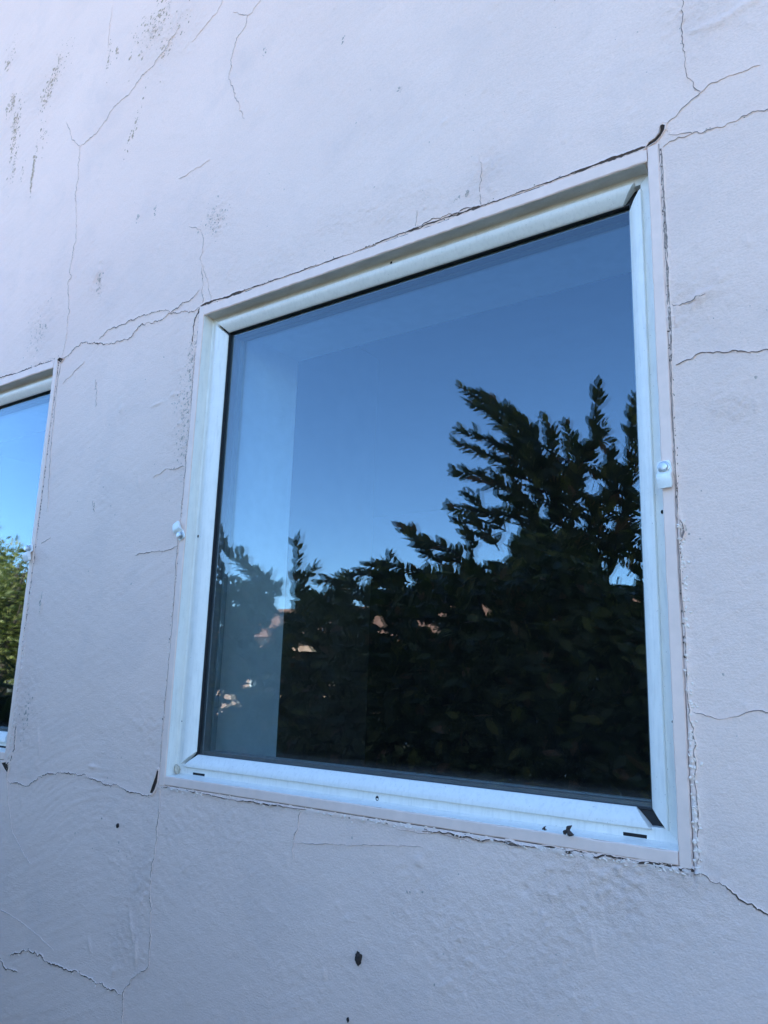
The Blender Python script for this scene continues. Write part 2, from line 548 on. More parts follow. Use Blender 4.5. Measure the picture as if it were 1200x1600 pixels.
# stipple, stronger where the mask says
ROUGH = [(255, 60, .17, .10, 1.0), (60, 150, .22, .12, .6), (335, 345, .045, .045, 1.1), (152, 445, .03, .06, 1.5), (285, 650, .05, .16, 1.0),
         (35, 1110, .05, .08, 1.3), (210, 1450, .05, .11, 1.0), (640, 1395, .05, .05, .8), (735, 1490, .05, .07, .8), (870, 1480, .06, .09, .9),
         (1090, 30, .09, .05, .9), (1080, 470, .06, .035, 1.2), (1150, 635, .04, .03, .8), (60, 520, .06, .09, .9), (880, 1370, .12, .05, 1.0),
         (300, 1300, .22, .12, .55), (500, 370, .30, .05, .7), (620, 330, .10, .04, .7), (760, 265, .03, .07, .8), (1000, 1390, .08, .05, .9), (230, 1150, .05, .08, .6)]
rm = 0.22 + 0.30 * np.clip(fbm(X * 5, Z * 5, 3, 0.5, 31) + 0.2, 0, 1)
mod_r = np.clip(1.0 + 1.2 * fbm(X * 22, Z * 22, 3, 0.5, 33), 0, 2)
mod_d = np.clip(0.85 + 0.7 * fbm(X * 45, Z * 22, 3, 0.6, 81), 0, 1.3)
for px, py, rx, rz, a in ROUGH:
    qx, qz = on_wall(px, py)[[0, 2]]
    rm = rm + a * np.exp(-(((X - qx) / rx) ** 2 + ((Z - qz) / rz) ** 2)) * mod_r
st = fbm(X * 150, Z * 150, 2, 0.6, 41)
H += 0.0013 * rm * np.maximum(st, -0.35)
blob = np.clip(fbm(X * 85, Z * 70, 2, 0.5, 51) - 0.45, 0, 1)
H += 0.0038 * blob * np.clip(rm, 0, 1.3)
# single bumps, runs and pits
def add_spot(px, py, rx, rz, h, rot=0.0):
    qx, qz = on_wall(px, py)[[0, 2]]
    spot_xz(qx, qz, rx, rz, h, rot)
def spot_xz(qx, qz, rx, rz, h, rot=0.0):
    R = 3 * max(rx, rz)
    i0, i1 = np.searchsorted(xs, [qx - R, qx + R])
    k0, k1 = np.searchsorted(zs, [qz - R, qz + R])
    if i1 <= i0 or k1 <= k0:
        return
    dx, dz = X[k0:k1, i0:i1] - qx, Z[k0:k1, i0:i1] - qz
    c, s = math.cos(rot), math.sin(rot)
    a, b = dx * c + dz * s, -dx * s + dz * c
    H[k0:k1, i0:i1] += h * np.exp(-((a / rx) ** 2 + (b / rz) ** 2) ** 1.5)
sr = np.random.default_rng(3)
for _ in range(420):
    qx, qz = sr.uniform(DX0, DX1), sr.uniform(DZ0, DZ1)
    sz = sr.uniform(0.002, 0.006)
    spot_xz(qx, qz, sz, sz * sr.uniform(0.8, 2.5), sr.choice([0.0013, 0.0009, -0.0012, 0.0017]) * sr.uniform(0.5, 1.1), sr.uniform(-.5, .5))
for px, py, rx, rz, h, ro in [(695, 190, .010, .006, .0018, .3), (155, 425, .010, .016, .0035, .4), (152, 445, .007, .020, -.002, .5), (205, 1445, .004, .03, .003, .35), (212, 1490, .004, .026, .003, .1),
                              (140, 1477, .005, .016, .0022, .4), (655, 1345, .008, .008, .002, 0), (905, 1445, .004, .016, .002, .5), (925, 1470, .004, .02, .0018, .2), (820, 1390, .006, .006, -.002, 0),
                              (145, 1198, .012, .003, .003, 0), (60, 1160, .003, .03, .0028, .3), (1100, 460, .014, .006, .0025, .4), (1090, 472, .01, .006, .002, .3), (1160, 12, .03, .006, .0025, .2), (1125, 35, .03, .008, .002, -.2),
                              (190, 638, .007, .012, .002, .2), (245, 632, .02, .003, .0022, .1), (65, 945, .004, .02, .003, 0)]:
    add_spot(px, py, rx, rz, h, ro)
# ragged paint and filler along the casings
CH = np.zeros_like(H)
DIRT = np.zeros_like(H)
for wx in WIN_X:
    dr = X - (wx + 1.0)
    zin = np.clip((Z + 0.022) / 0.02, 0, 1) * np.clip((WH + 0.012 - Z) / 0.012, 0, 1)
    low = np.clip((0.62 - Z) / 0.5, 0, 1)
    e = np.where(dr > 0, np.exp(-(dr / (0.004 + 0.006 * low)) ** 2), 0) * zin
    H += e * (0.0012 + 0.0034 * low) * (0.6 + 1.2 * np.abs(fbm(X * 40, Z * 62, 3, 0.6, 61)))
    CH += e * low * 0.5 * np.clip(fbm(X * 60, Z * 70, 3, 0.6, 63) + 0.4, 0, 1)
    dl = wx - X
    e = np.where(dl > 0, np.exp(-(dl / 0.005) ** 2), 0) * zin
    H += e * 0.0018 * (0.4 + 1.4 * np.abs(fbm(X * 40, Z * 70, 3, 0.6, 65)))
    db = -Z
    xin = np.clip((X - wx + 0.018) / 0.016, 0, 1) * np.clip((wx + 1.022 - X) / 0.02, 0, 1)
    e = np.where(db > 0, np.exp(-(db / 0.007) ** 2), 0) * xin
    H += e * 0.0026 * (0.3 + 1.5 * np.abs(fbm(X * 45, Z * 60, 3, 0.6, 67)))
    CH += e * 0.75 * np.clip(fbm(X * 25, Z * 60, 3, 0.6, 69) + 0.45, 0, 1)
    e2 = np.where(db > 0, np.exp(-((db - 0.02) / 0.02) ** 2), 0) * xin * np.clip((X - wx - 0.55) * 3, 0, 1)
    H += e2 * 0.002 * np.abs(fbm(X * 25, Z * 40, 3, 0.6, 71))
    dt = Z - WH
    e = np.where(dt > 0, np.exp(-(dt / 0.004) ** 2), 0) * xin
    H += e * 0.0012 * np.abs(fbm(X * 50, Z * 60, 3, 0.6, 73))
    for d_ in (dr, dl, db, dt):
        pass
    rim = np.minimum.reduce([np.where(dr > 0, dr, 9) + 9 * (zin < 0.5), np.where(dl > 0, dl, 9) + 9 * (zin < 0.5), np.where(db > 0, db, 9) + 9 * (xin < 0.5), np.where(dt > 0, dt, 9) + 9 * (xin < 0.5)])
    DIRT = np.maximum(DIRT, 0.52 * np.exp(-(rim / 0.0035) ** 2))
# raised lips beside the cracks
for line, wd, kd in crack_lines:
    for a, b in zip(line[:-1], line[1:]):
        mx_, my_ = (a + b) / 2
        R = 0.009
        i0, i1 = np.searchsorted(xs, [mx_ - R, mx_ + R])
        k0, k1 = np.searchsorted(zs, [my_ - R, my_ + R])
        if i1 <= i0 or k1 <= k0:
            continue
        d2 = (X[k0:k1, i0:i1] - mx_) ** 2 + (Z[k0:k1, i0:i1] - my_) ** 2
        H[k0:k1, i0:i1] += (0.00010 if kd == 'p' else 0.00022) * np.exp(-d2 / 0.004 ** 2)
# mildew and rusty streaks, each with its own outline (photo pixels: x, y, half width, half height, strength)
def dirt_patch(px, py, rx, rz, a, rot=0.0):
    global DIRT
    qx, qz = on_wall(px, py)[[0, 2]]
    c, s = math.cos(rot), math.sin(rot)
    dx, dz = X - qx, Z - qz
    u_, v_ = (dx * c + dz * s) / rx, (-dx * s + dz * c) / rz
    e = np.exp(-(u_ ** 2 + v_ ** 2)) * mod_d
    DIRT = np.maximum(DIRT, a * e)
for a in [(252, 30, .10, .055, .56, .9), (262, 70, .07, .03, .50, .9), (283, 20, .04, .03, .48), (18, 165, .03, .05, .60), (25, 190, .025, .08, .55), (14, 100, .02, .02, .6),
          (80, 140, .045, .07, .55, -.4), (92, 105, .015, .05, .52), (52, 268, .010, .07, .66), (20, 260, .012, .08, .5), (35, 268, .006, .03, .55), (70, 200, .03, .05, .47), (170, 85, .012, .05, .5), (183, 82, .010, .02, .52),
          (210, 195, .012, .05, .5, .4), (335, 345, .03, .03, .44), (155, 440, .012, .028, .56), (65, 520, .04, .05, .42), (288, 640, .03, .07, .47), (296, 565, .016, .05, .54), (302, 520, .006, .03, .6),
          (537, 62, .008, .012, .58), (414, 82, .008, .012, .55), (625, 139, .007, .010, .55), (243, 328, .008, .018, .56, .3), (215, 340, .010, .015, .5), (500, 288, .008, .008, .4),
          (1068, 830, .004, .014, .7), (1040, 205, .012, .012, .52), (1012, 226, .02, .008, .5), (895, 1336, .02, .006, .58), (1075, 1366, .014, .007, .62), (1035, 1358, .010, .006, .58), (820, 1390, .004, .006, .62),
          (265, 1245, .012, .004, .6), (65, 930, .006, .016, .55), (150, 600, .006, .012, .54), (148, 790, .006, .012, .56), (310, 485, .012, .012, .5), (95, 565, .012, .012, .5), (30, 1130, .02, .03, .42),
          (600, 1440, .03, .006, .45, .5), (620, 1395, .012, .004, .5), (640, 365, .05, .008, .5, -.0), (715, 310, .02, .006, .52), (30, 45, .03, .03, .45)]:
    dirt_patch(a[0], a[1], a[2] * 1.5, a[3] * 1.5, a[4] * 0.80, *a[5:])
# fade the relief out towards the sheet's border
fade = np.minimum.reduce([np.clip((X - DX0) / 0.05, 0, 1) + (Z < WH + .2), np.clip((DX1 - X) / 0.05, 0, 1), np.clip((Z - DZ0) / 0.05, 0, 1), np.clip((DZ1 - Z) / 0.05, 0, 1)])
H *= np.clip(fade, 0, 1)
H = np.clip(H, -0.004, 0.009)
def height_at(x, z):
    i = np.clip(np.searchsorted(xs, x), 0, len(xs) - 1)
    k = np.clip(np.searchsorted(zs, z), 0, len(zs) - 1)
    return H[k, i]

nx, nz = len(xs), len(zs)
verts = np.stack([X.ravel(), -H.ravel(), Z.ravel()], 1)
idx = np.arange(nx * nz).reshape(nz, nx)
quads = np.stack([idx[:-1, :-1], idx[:-1, 1:], idx[1:, 1:], idx[1:, :-1]], -1).reshape(-1, 4)
qcx = ((X[:-1, :-1] + X[1:, 1:]) / 2).ravel()
qcz = ((Z[:-1, :-1] + Z[1:, 1:]) / 2).ravel()
keep = np.ones(len(quads), bool)
for wx in WIN_X:
    keep &= ~((qcx > wx) & (qcx < wx + 1.0) & (qcz > 0) & (qcz < WH))
quads = quads[keep]
# plain sheets beyond, butted to the fine one
extra = []
ev = []
def sheet(x0, x1, z0, z1):
    n = len(verts) + len(ev)
    ev.extend([(x0, 0, z0), (x1, 0, z0), (x1, 0, z1), (x0, 0, z1)])
    extra.append((n, n + 1, n + 2, n + 3))
sheet(HX0, DX0, GZ, HTOP)
sheet(DX1, HX1, GZ, HTOP)
sheet(DX0, DX1, GZ, DZ0)
sheet(DX0, DX1, DZ1, HTOP)
allv = np.vstack([verts, np.array(ev)])
allq = np.vstack([quads, np.array(extra)]).astype(np.int32)
me = bpy.data.meshes.new('wall')
me.vertices.add(len(allv))
me.vertices.foreach_set('co', allv.astype(np.float32).ravel())
me.loops.add(len(allq) * 4)
me.loops.foreach_set('vertex_index', allq.ravel())
me.polygons.add(len(allq))
me.polygons.foreach_set('loop_start', np.arange(0, len(allq) * 4, 4, dtype=np.int32))
me.update(calc_edges=True)
me.polygons.foreach_set('use_smooth', np.ones(len(allq), bool))
for nm, arr in (('dirt', DIRT), ('chalk', np.clip(CH, 0, 1)), ('rough', np.clip(rm, 0, 1.5))):
    at = me.attributes.new(nm, 'FLOAT', 'POINT')
    at.data.foreach_set('value', np.concatenate([arr.ravel(), np.zeros(len(ev))]).astype(np.float32))
wall = house_part(finish('wall', me, M['stucco']))
wall['label'] = 'pale lilac stucco wall with hairline cracks, mildew streaks and trowel marks'

# -- the cracks: a dark seam between two proud lips of paint, one mesh each
def crack_mesh(name, line, wd, mat, r, taper=True, lip=0.0009, vary=0.6):
    n = len(line)
    t = np.gradient(line, axis=0)
    t /= np.maximum(np.hypot(t[:, 0], t[:, 1])[:, None], 1e-9)
    nn = np.stack([-t[:, 1], t[:, 0]], 1)
    s = np.linspace(0, 1, n)
    kn = np.interp(s, np.linspace(0, 1, max(3, n // 4)), r.random(max(3, n // 4)))
    wv = wd * np.maximum(0.16, 1 - vary / 2 + vary * kn)
    wv = wv * (0.75 + 0.5 * r.random(n))
    if taper:
        wv = wv * np.clip(np.minimum(s, 1 - s) * 12 + 0.35, 0, 1)
    h = np.array([height_at(a, b) for a, b in line])
    mbx = MB()
    offs = (-1.5, -0.52, 0.0, 0.52, 1.5)
    hh = (-0.0003, lip, 0.00035, lip, -0.0003)
    for i in range(n):
        for o_, q in zip(offs, hh):
            p = line[i] + nn[i] * wv[i] * o_ * (1 + 0.2 * (r.random() - .5))
            mbx.v.append((p[0], -(h[i] + q), p[1]))
    for i in range(n - 1):
        for j in range(4):
            a = i * 5 + j
            mbx.f.append((a, a + 1, a + 6, a + 5))
    o = mbx.build(name, [M['lip'], mat], wall)
    me_ = o.data
    for k, p in enumerate(me_.polygons):
        p.material_index = 1 if (k % 4) in (1, 2) else 0
    return o
for line, wd, kd in crack_lines:
    crack_mesh('crack', line, wd * 1.1, M['crack'] if kd == 'd' else M['crack_pale'], cr, True, 0.0009, 1.7)
# open seams along the casings
def seam(pts, wd, j, mat='crack', vary=1.2, lip=0.0012):
    P = jag([on_wall(*p)[[0, 2]] for p in pts], j, cr)
    return crack_mesh('crack', P, wd * 0.0008, M[mat], cr, True, lip, vary)
seam([(313, 482), (308, 496), (303, 515), (301, 535)], 3.6, .8)
def seam_w(pts, wd, j, mat='crack', vary=1.2, lip=0.0012):
    P = jag([np.array(p) for p in pts], j, cr)
    return crack_mesh('crack', P, wd * 0.001, M[mat], cr, True, lip, vary)
seam_w([(-0.0015, 0.90), (-0.001, 0.70), (-0.001, 0.60)], 1.6, .3, 'crack_pale')
seam_w([(-0.001, 0.60), (-0.001, 0.35), (-0.001, 0.02)], 0.9, .2, 'crack_pale')
seam_w([(1.0028, 0.995), (1.0032, 0.88), (1.0032, 0.76), (1.0025, 0.66)], 3.0, .10, 'seam', 0.8)
seam_w([(1.0015, 0.66), (1.001, 0.55), (1.001, 0.435)], 1.5, .12, 'seam', 0.9)
seam_w([(1.001, 0.41), (1.002, 0.33), (1.003, 0.20)], 1.0, .15, 'seam')
seam_w([(1.003, 0.20), (1.007, 0.11), (1.008, 0.05), (1.004, 0.004)], 1.3, .4, 'seam')
TZ = WH + 0.0026
seam_w([(0.985, TZ), (0.93, TZ), (0.86, TZ - .0006)], 3.4, .15, 'crack', 1.4)
seam_w([(0.87, TZ - .001), (0.76, TZ - .001), (0.70, TZ - .001)], 1.6, .2, 'crack', 1.6)
seam_w([(0.71, TZ), (0.64, TZ + .0008), (0.56, TZ + .0006), (0.48, TZ)], 3.6, .3, 'crack', 1.7)
seam_w([(0.69, TZ + .005), (0.63, TZ + .006), (0.57, TZ + .004)], 1.4, .7, 'crack', 1.6)
seam_w([(0.49, TZ - .001), (0.33, TZ - .001), (0.13, TZ - .001)], 1.8, .2, 'crack', 1.5)
seam_w([(0.14, TZ), (0.06, TZ + .001), (0.004, TZ)], 3.8, .3, 'crack', 1.2)
seam([(660, 1298), (680, 1300), (715, 1305), (760, 1312), (800, 1317), (820, 1321), (850, 1322), (895, 1330), (950, 1337), (990, 1345), (1030, 1350), (1065, 1356), (1083, 1360)], 2.4, .5, 'crack', 1.6)
seam([(788, 1316), (800, 1318), (815, 1321)], 4.2, .5)
seam([(880, 1328), (893, 1331), (905, 1331)], 4.6, .5)
seam([(1025, 1349), (1036, 1352), (1050, 1353)], 5.0, .6)
seam([(1058, 1355), (1072, 1359), (1086, 1360)], 6.0, .5)
seam([(255, 1230), (310, 1238), (400, 1254), (450, 1261), (480, 1265)], 1.6, .25, 'crack', 1.4)
seam([(-5, 592), (40, 578), (75, 566), (92, 561)], 3.2, .4)
seam([(95, 566), (90, 600), (80, 700), (74, 800)], 1.8, .4, 'crack_pale')
seam([(26, 1130), (23, 1160), (20, 1180), (14, 1195)], 3.4, .5)
# broken-out corners: pits with a sunken floor
def pit(pts, depth=0.004, mat='pit'):
    P = [on_wall(*p)[[0, 2]] for p in pts]
    c = np.mean(P, axis=0)
    mbx = MB()
    n = len(P)
    for s, yy in ((1.22, 0.0004), (1.08, -0.0030), (0.94, -0.0022), (0.55, -0.0006)):
        for p in P:
            q = c + (p - c) * s * (1 + 0.06 * (cr.random() - .5))
            mbx.v.append((q[0], yy - max(0.0, float(height_at(*c))) * 0.7, q[1]))
    for k in range(3):
        for i in range(n):
            a, b = k * n + i, k * n + (i + 1) % n
            mbx.f.append((a, b, b + n, a + n))
    mbx.f.append(tuple(3 * n + i for i in range(n)))
    o = mbx.build('chipped_corner', [M['lip'], M[mat]], wall)
    for k, p in enumerate(o.data.polygons):
        p.material_index = 0 if k < 2 * n else 1
    return o
pit([(1008, 234), (1014, 224), (1024, 217), (1031, 208), (1032, 197), (1036, 194), (1041, 195), (1039, 204), (1033, 214), (1025, 223), (1015, 229)])
pit([(235, 1240), (239, 1228), (244, 1214), (247, 1202), (249, 1204), (247, 1222), (243, 1234), (239, 1241)])
pit([(4, 1192), (12, 1190), (16, 1196), (13, 1207), (9, 1202)])
pit([(90, 563), (94, 559), (100, 561), (96, 567)])
pit([(1063, 812), (1068, 818), (1071, 832), (1067, 843), (1064, 840)], mat='crack_pale')

# -- specks of mildew and rust, and curls of flaking paint: small proud chips, too many to count
def fleck_mesh(name, spots, mat, thick, seed):
    r = np.random.default_rng(seed)
    q = MB()
    for x, z, a, b, rot in spots:
        if any(wx < x < wx + 1.0 and 0 < z < WH for wx in WIN_X):
            continue
        h = float(height_at(x, z))
        n = 6
        c, s_ = math.cos(rot), math.sin(rot)
        k0 = len(q.v)
        q.v.append((x, -(h + thick), z))
        for i in range(n):
            t = 2 * math.pi * i / n
            rr = r.uniform(0.55, 1.25)
            u_, v_ = a * rr * math.cos(t), b * rr * math.sin(t)
            q.v.append((x + u_ * c - v_ * s_, -(h + thick * r.uniform(-0.3, 0.55)), z + u_ * s_ + v_ * c))
        for i in range(n):
            q.f.append((k0, k0 + 1 + i, k0 + 1 + (i + 1) % n))
    o = q.build(name, mat, wall)
    o['kind'] = 'stuff'
    return o
sr2 = np.random.default_rng(77)
def cloud(px, py, rx, rz, n, sz, rot=0.0, ar=1.6):
    qx, qz = on_wall(px, py)[[0, 2]]
    out = []
    c, s_ = math.cos(rot), math.sin(rot)
    for _ in range(n):
        u_, v_ = sr2.normal(0, rx * .6), sr2.normal(0, rz * .6)
        z_ = sz * sr2.lognormal(0, 0.45)
        out.append((qx + u_ * c - v_ * s_, qz + u_ * s_ + v_ * c, z_, z_ * sr2.uniform(.8, ar), rot + sr2.normal(0, .4)))
    return out
brown, grey = [], []
for a in [(250, 28, .045, .10, 190, .0021, -.75), (268, 62, .03, .07, 90, .0018, -.75), (225, 40, .03, .06, 60, .0017, -.75), (16, 165, .022, .035, 45, .0030), (25, 190, .022, .07, 110, .0024), (12, 102, .018, .018, 26, .0032), (20, 225, .012, .07, 70, .0022),
          (82, 128, .025, .08, 120, .0022, -.35), (70, 150, .03, .05, 70, .0020), (92, 100, .010, .05, 40, .0019), (52, 265, .0055, .055, 130, .0021, 0, 2.6), (22, 262, .010, .07, 60, .0019), (35, 268, .006, .025, 18, .0019), (65, 215, .03, .06, 40, .0018),
          (170, 88, .010, .05, 34, .0017), (183, 82, .008, .02, 14, .0020), (210, 200, .012, .05, 44, .0018, -.3), (20, 70, .03, .05, 30, .0018), (105, 90, .03, .06, 30, .0015)]:
    brown += cloud(*a)
for a in [(335, 345, .035, .035, 130, .0013), (155, 440, .012, .03, 45, .0018), (62, 520, .04, .06, 130, .0013), (290, 640, .030, .09, 230, .0013), (297, 565, .012, .05, 70, .0016), (288, 700, .02, .05, 80, .0012), (243, 328, .004, .016, 12, .0018), (215, 340, .006, .015, 10, .0016),
          (1068, 828, .002, .012, 14, .0016), (40, 1115, .02, .04, 70, .0014), (537, 62, .005, .008, 7, .0018), (414, 82, .005, .012, 8, .0016), (625, 139, .004, .006, 5, .0018), (715, 310, .016, .004, 12, .0013), (1105, 203, .006, .003, 6, .0010), (65, 940, .004, .016, 18, .0017),
          (640, 1392, .003, .005, 6, .0015), (150, 605, .004, .012, 10, .0015), (148, 792, .004, .010, 10, .0015), (600, 250, .5, .3, 60, .0009), (200, 700, .2, .4, 60, .0010), (600, 1450, .4, .12, 55, .0008), (1140, 700, .08, .4, 30, .0007), (170, 1300, .15, .12, 40, .0010)]:
    grey += cloud(*a)
fleck_mesh('rust_mildew', brown, M['rust'], 0.0004, 1)
fleck_mesh('grey_mildew', grey, M['grime'], 0.0004, 2)
pale, dark = [], []
for wx in WIN_X:
    for _ in range(190):          # below the sill board
        pale.append((wx + sr2.uniform(0, 1.0), -abs(sr2.normal(0.003, 0.003)), sr2.uniform(.0015, .0045), sr2.uniform(.0010, .0024), sr2.normal(0, .5)))
    for _ in range(150):          # lower part of the right upright
        pale.append((wx + 1.0015 + abs(sr2.normal(0.003, 0.003)), sr2.uniform(0, 0.5) ** 1.2, sr2.uniform(.0012, .0030), sr2.uniform(.0015, .0040), sr2.normal(0, .5)))
    for _ in range(120):          # left upright
        pale.append((wx - abs(sr2.normal(0.002, 0.002)), sr2.uniform(0, 0.95), sr2.uniform(.0008, .0018), sr2.uniform(.0012, .0028), sr2.normal(0, .4)))
    for _ in range(90):
        dark.append((wx - abs(sr2.normal(0.002, 0.002)), sr2.uniform(0.1, 0.98), sr2.uniform(.0005, .0011), sr2.uniform(.0008, .0024), sr2.normal(0, .4)))
    for _ in range(150):
        dark.append((wx + 1.0008 + abs(sr2.normal(0.001, 0.0016)), sr2.uniform(0.25, 1.0), sr2.uniform(.0006, .0014), sr2.uniform(.0010, .0030), sr2.normal(0, .6)))
    for _ in range(130):
        dark.append((wx + sr2.uniform(0.0, 1.0), WH + 0.002 + abs(sr2.normal(0.001, 0.0022)), sr2.uniform(.0010, .0035), sr2.uniform(.0006, .0014), sr2.normal(0, .4)))
    for _ in range(80):
        dark.append((wx + sr2.uniform(0.0, 1.0), -0.001 - abs(sr2.normal(0.001, 0.002)), sr2.uniform(.0008, .0028), sr2.uniform(.0005, .0012), sr2.normal(0, .4)))
for line, wd, kd in crack_lines:
    for p in line:
        if sr2.random() < (0.30 if kd == 'd' else 0.12):
            dark.append((p[0] + sr2.normal(0, .0012), p[1] + sr2.normal(0, .0012), wd * sr2.uniform(.4, 1.1), wd * sr2.uniform(.4, 1.3), sr2.uniform(0, 3)))
        if sr2.random() < (0.30 if kd == 'd' else 0.10):
            pale.append((p[0] + sr2.normal(0, .0022), p[1] + sr2.normal(-.001, .0022), wd * sr2.uniform(.6, 1.6), wd * sr2.uniform(.6, 1.6), sr2.uniform(0, 3)))
fleck_mesh('flaking_paint', pale, M['flake'], 0.0016, 3)
fleck_mesh('crumbled_grime', dark, M['crack'], 0.0005, 4)

# -- the rest of the house
def hbox(name, mat, *b):
    q = MB()
    q.box(*b)
    return house_part(q.build(name, mat))
hbox('side_wall', M['stucco'], HX0, HX0 + 0.3, 0.003, HDEP, GZ, HTOP)
hbox('side_wall', M['stucco'], HX1 - 0.3, HX1, 0.003, HDEP, GZ, HTOP)
hbox('back_wall', M['stucco'], HX0 + 0.302, HX1 - 0.302, HDEP - 0.3, HDEP - 0.002, GZ, HTOP)
hbox('roof', M['tile'], HX0 - 0.01, HX1 + 0.01, 0.002, HDEP + 0.05, HTOP + 0.002, HTOP + 0.12)
# plastered reveals seen through the panes
for wx in WIN_X:
    q = MB()
    x0, x1, z0, z1, ya, yb = wx + 0.032, wx + 0.968, 0.034, 0.978, 0.030, TH
    def strip(ax, az, bx_, bz):
        n = 26
        for i in range(n):
            t0, t1 = i / n, (i + 1) / n
            q.quad((ax + (bx_ - ax) * t0, ya, az + (bz - az) * t0), (ax + (bx_ - ax) * t1, ya, az + (bz - az) * t1),
                   (ax + (bx_ - ax) * t1, yb, az + (bz - az) * t1), (ax + (bx_ - ax) * t0, yb, az + (bz - az) * t0))
    strip(x0, z0, x0, z1)
    strip(x0, z1, x1, z1)
    strip(x1, z1, x1, z0)
    strip(x1, z0, x0, z0)
    house_part(q.build('reveal', M['plaster']))
# the inner face of the front wall with its two openings, and the unlit room
q = MB()
ys = TH
RX0, RX1, RZ0, RZ1, RY1 = -3.6, 2.6, -0.9, 1.55, 4.2
cut = []
for wx in WIN_X:
    cut += [wx + 0.032, wx + 0.968]
c = sorted(cut)
for a, b in ((RX0, c[0]), (c[1], c[2]), (c[3], RX1)):
    q.quad((a, ys, RZ0), (b, ys, RZ0), (b, ys, RZ1), (a, ys, RZ1))
for a, b in ((c[0], c[1]), (c[2], c[3])):
    q.quad((a, ys, RZ0), (b, ys, RZ0), (b, ys, 0.034), (a, ys, 0.034))
    q.quad((a, ys, 0.978), (b, ys, 0.978), (b, ys, RZ1), (a, ys, RZ1))
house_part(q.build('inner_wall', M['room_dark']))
def room_plane(name, mat, a, b, c_, d):
    qq = MB()
    qq.quad(a, b, c_, d)
    return tag(qq.build(name, mat), kind='structure')
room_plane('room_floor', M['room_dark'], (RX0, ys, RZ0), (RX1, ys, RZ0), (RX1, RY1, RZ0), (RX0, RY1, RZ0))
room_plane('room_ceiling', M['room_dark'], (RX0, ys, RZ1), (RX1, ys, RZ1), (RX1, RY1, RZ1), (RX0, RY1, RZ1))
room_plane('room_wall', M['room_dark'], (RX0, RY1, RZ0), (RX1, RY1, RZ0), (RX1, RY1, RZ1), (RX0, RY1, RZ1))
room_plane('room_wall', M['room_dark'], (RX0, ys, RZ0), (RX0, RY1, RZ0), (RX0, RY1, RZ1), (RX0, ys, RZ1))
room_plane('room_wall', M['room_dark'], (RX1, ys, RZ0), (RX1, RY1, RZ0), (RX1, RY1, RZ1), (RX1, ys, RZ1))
q = MB()
q.box(-0.62, -0.57, 0.80, 1.45, RZ0 + 0.01, RZ1 - 0.01)
tag(q.build('room_partition', M['room']), kind='structure')

# ------------------------------------------------------------------ windows
def rail(mbx, side, prof, trim=(0.0, 0.0), seg=1, jit=0.0, jidx=(), r=None):
    """sweep a closed profile [(inset, y)] along one side of the 1.0 x WH casing, mitred, with the ends cut back by trim"""
    rings = []
    for s in range(seg + 1):
        t = s / seg
        ring = []
        for k, (d, y) in enumerate(prof):
            dd = d + (jit * (r.random() - 0.5) * 2 if (k in jidx and r is not None) else 0.0)
            if side in 'BT':
                a, b = d + trim[0], 1.0 - d - trim[1]
                x = a + (b - a) * t
                ring.append((x, y, dd if side == 'B' else WH - dd))
            else:
                a, b = d + trim[0], WH - d - trim[1]
                z = a + (b - a) * t
                ring.append((dd if side == 'L' else 1.0 - dd, y, z))
        rings.append(ring)
    mbx.loft(rings)

def make_clip(parent, x, z, rot, twist):
    """cast turn clip: a foot under a screw, stepping up to a thicker tongue"""
    q = MB()
    rings = []
    n = 12
    for i in range(15):
        t = i / 14
        u_ = -0.009 + 0.039 * t
        e = 0.80 if i in (0, 14) else (0.95 if i in (1, 13) else 1.0)
        hw = 0.0098 * e
        st_ = min(1, max(0, (u_ - 0.006) / 0.006))
        st_ = st_ * st_ * (3 - 2 * st_)
        top = 0.0036 + 0.0092 * st_ - 0.0035 * max(0, t - 0.70) / 0.30
        bot = 0.0004 + 0.0045 * st_
        ring = []
        for k in range(n):
            a = 2 * math.pi * k / n
            cx_, cy_ = math.cos(a), math.sin(a)
            cx_ = math.copysign(abs(cx_) ** 0.32, cx_)
            cy_ = math.copysign(abs(cy_) ** 0.32, cy_)
            v_ = hw * cx_
            h_ = (top + bot) / 2 + (top - bot) / 2 * cy_
            ring.append((v_, -h_, u_))
        rings.append(ring)
    q.loft(rings)
    o = q.build('turn_clip', M['clip'], parent, True)
    o.data.set_sharp_from_angle(angle=math.radians(40))
    o.location = (x, -0.0022, z)
    o.rotation_euler = (0, rot, 0)
    q = MB()
    for rad, h0, h1 in ((0.0085, 0.0034, 0.0048), (0.0064, 0.0044, 0.0105)):
        prof = [(rad * 0.999, h0), (rad, (h0 + h1) / 2), (rad * 0.96, h1 - 0.0003), (rad * 0.80, h1)]
        q.loft([[(r_ * math.cos(2 * math.pi * k / 16), -h_, r_ * math.sin(2 * math.pi * k / 16)) for k in range(16)] for r_, h_ in prof])
    s = q.build('screw', M['zinc'], o, True)
    return o

def disc_hole(parent, x, y, z, rx, rz, name='screw_hole'):
    q = MB()
    n = 12
    for s, yy in ((1.25, 0.0), (1.15, -0.0007), (0.95, -0.0005), (0.7, -0.0001)):
        for k in range(n):
            a = 2 * math.pi * k / n
            q.v.append((x + rx * s * math.cos(a), y + yy, z + rz * s * math.sin(a)))
    for i in range(3):
        for k in range(n):
            a, b = i * n + k, i * n + (k + 1) % n
            q.f.append((a, b, b + n, a + n))
    q.f.append(tuple(3 * n + k for k in range(n)))
    o = q.build(name, [M['white'], M['hole']], parent)
    for k, p in enumerate(o.data.polygons):
        p.material_index = 0 if k < n else 1
    return o

def slot_hole(parent, x0, x1, z0, z1, y):
    q = MB()
    q.box(x0, x1, y - 0.0006, y + 0.0008, z0, z1)
    return q.build('drain_slot', M['hole'], parent, False, 0.0003)

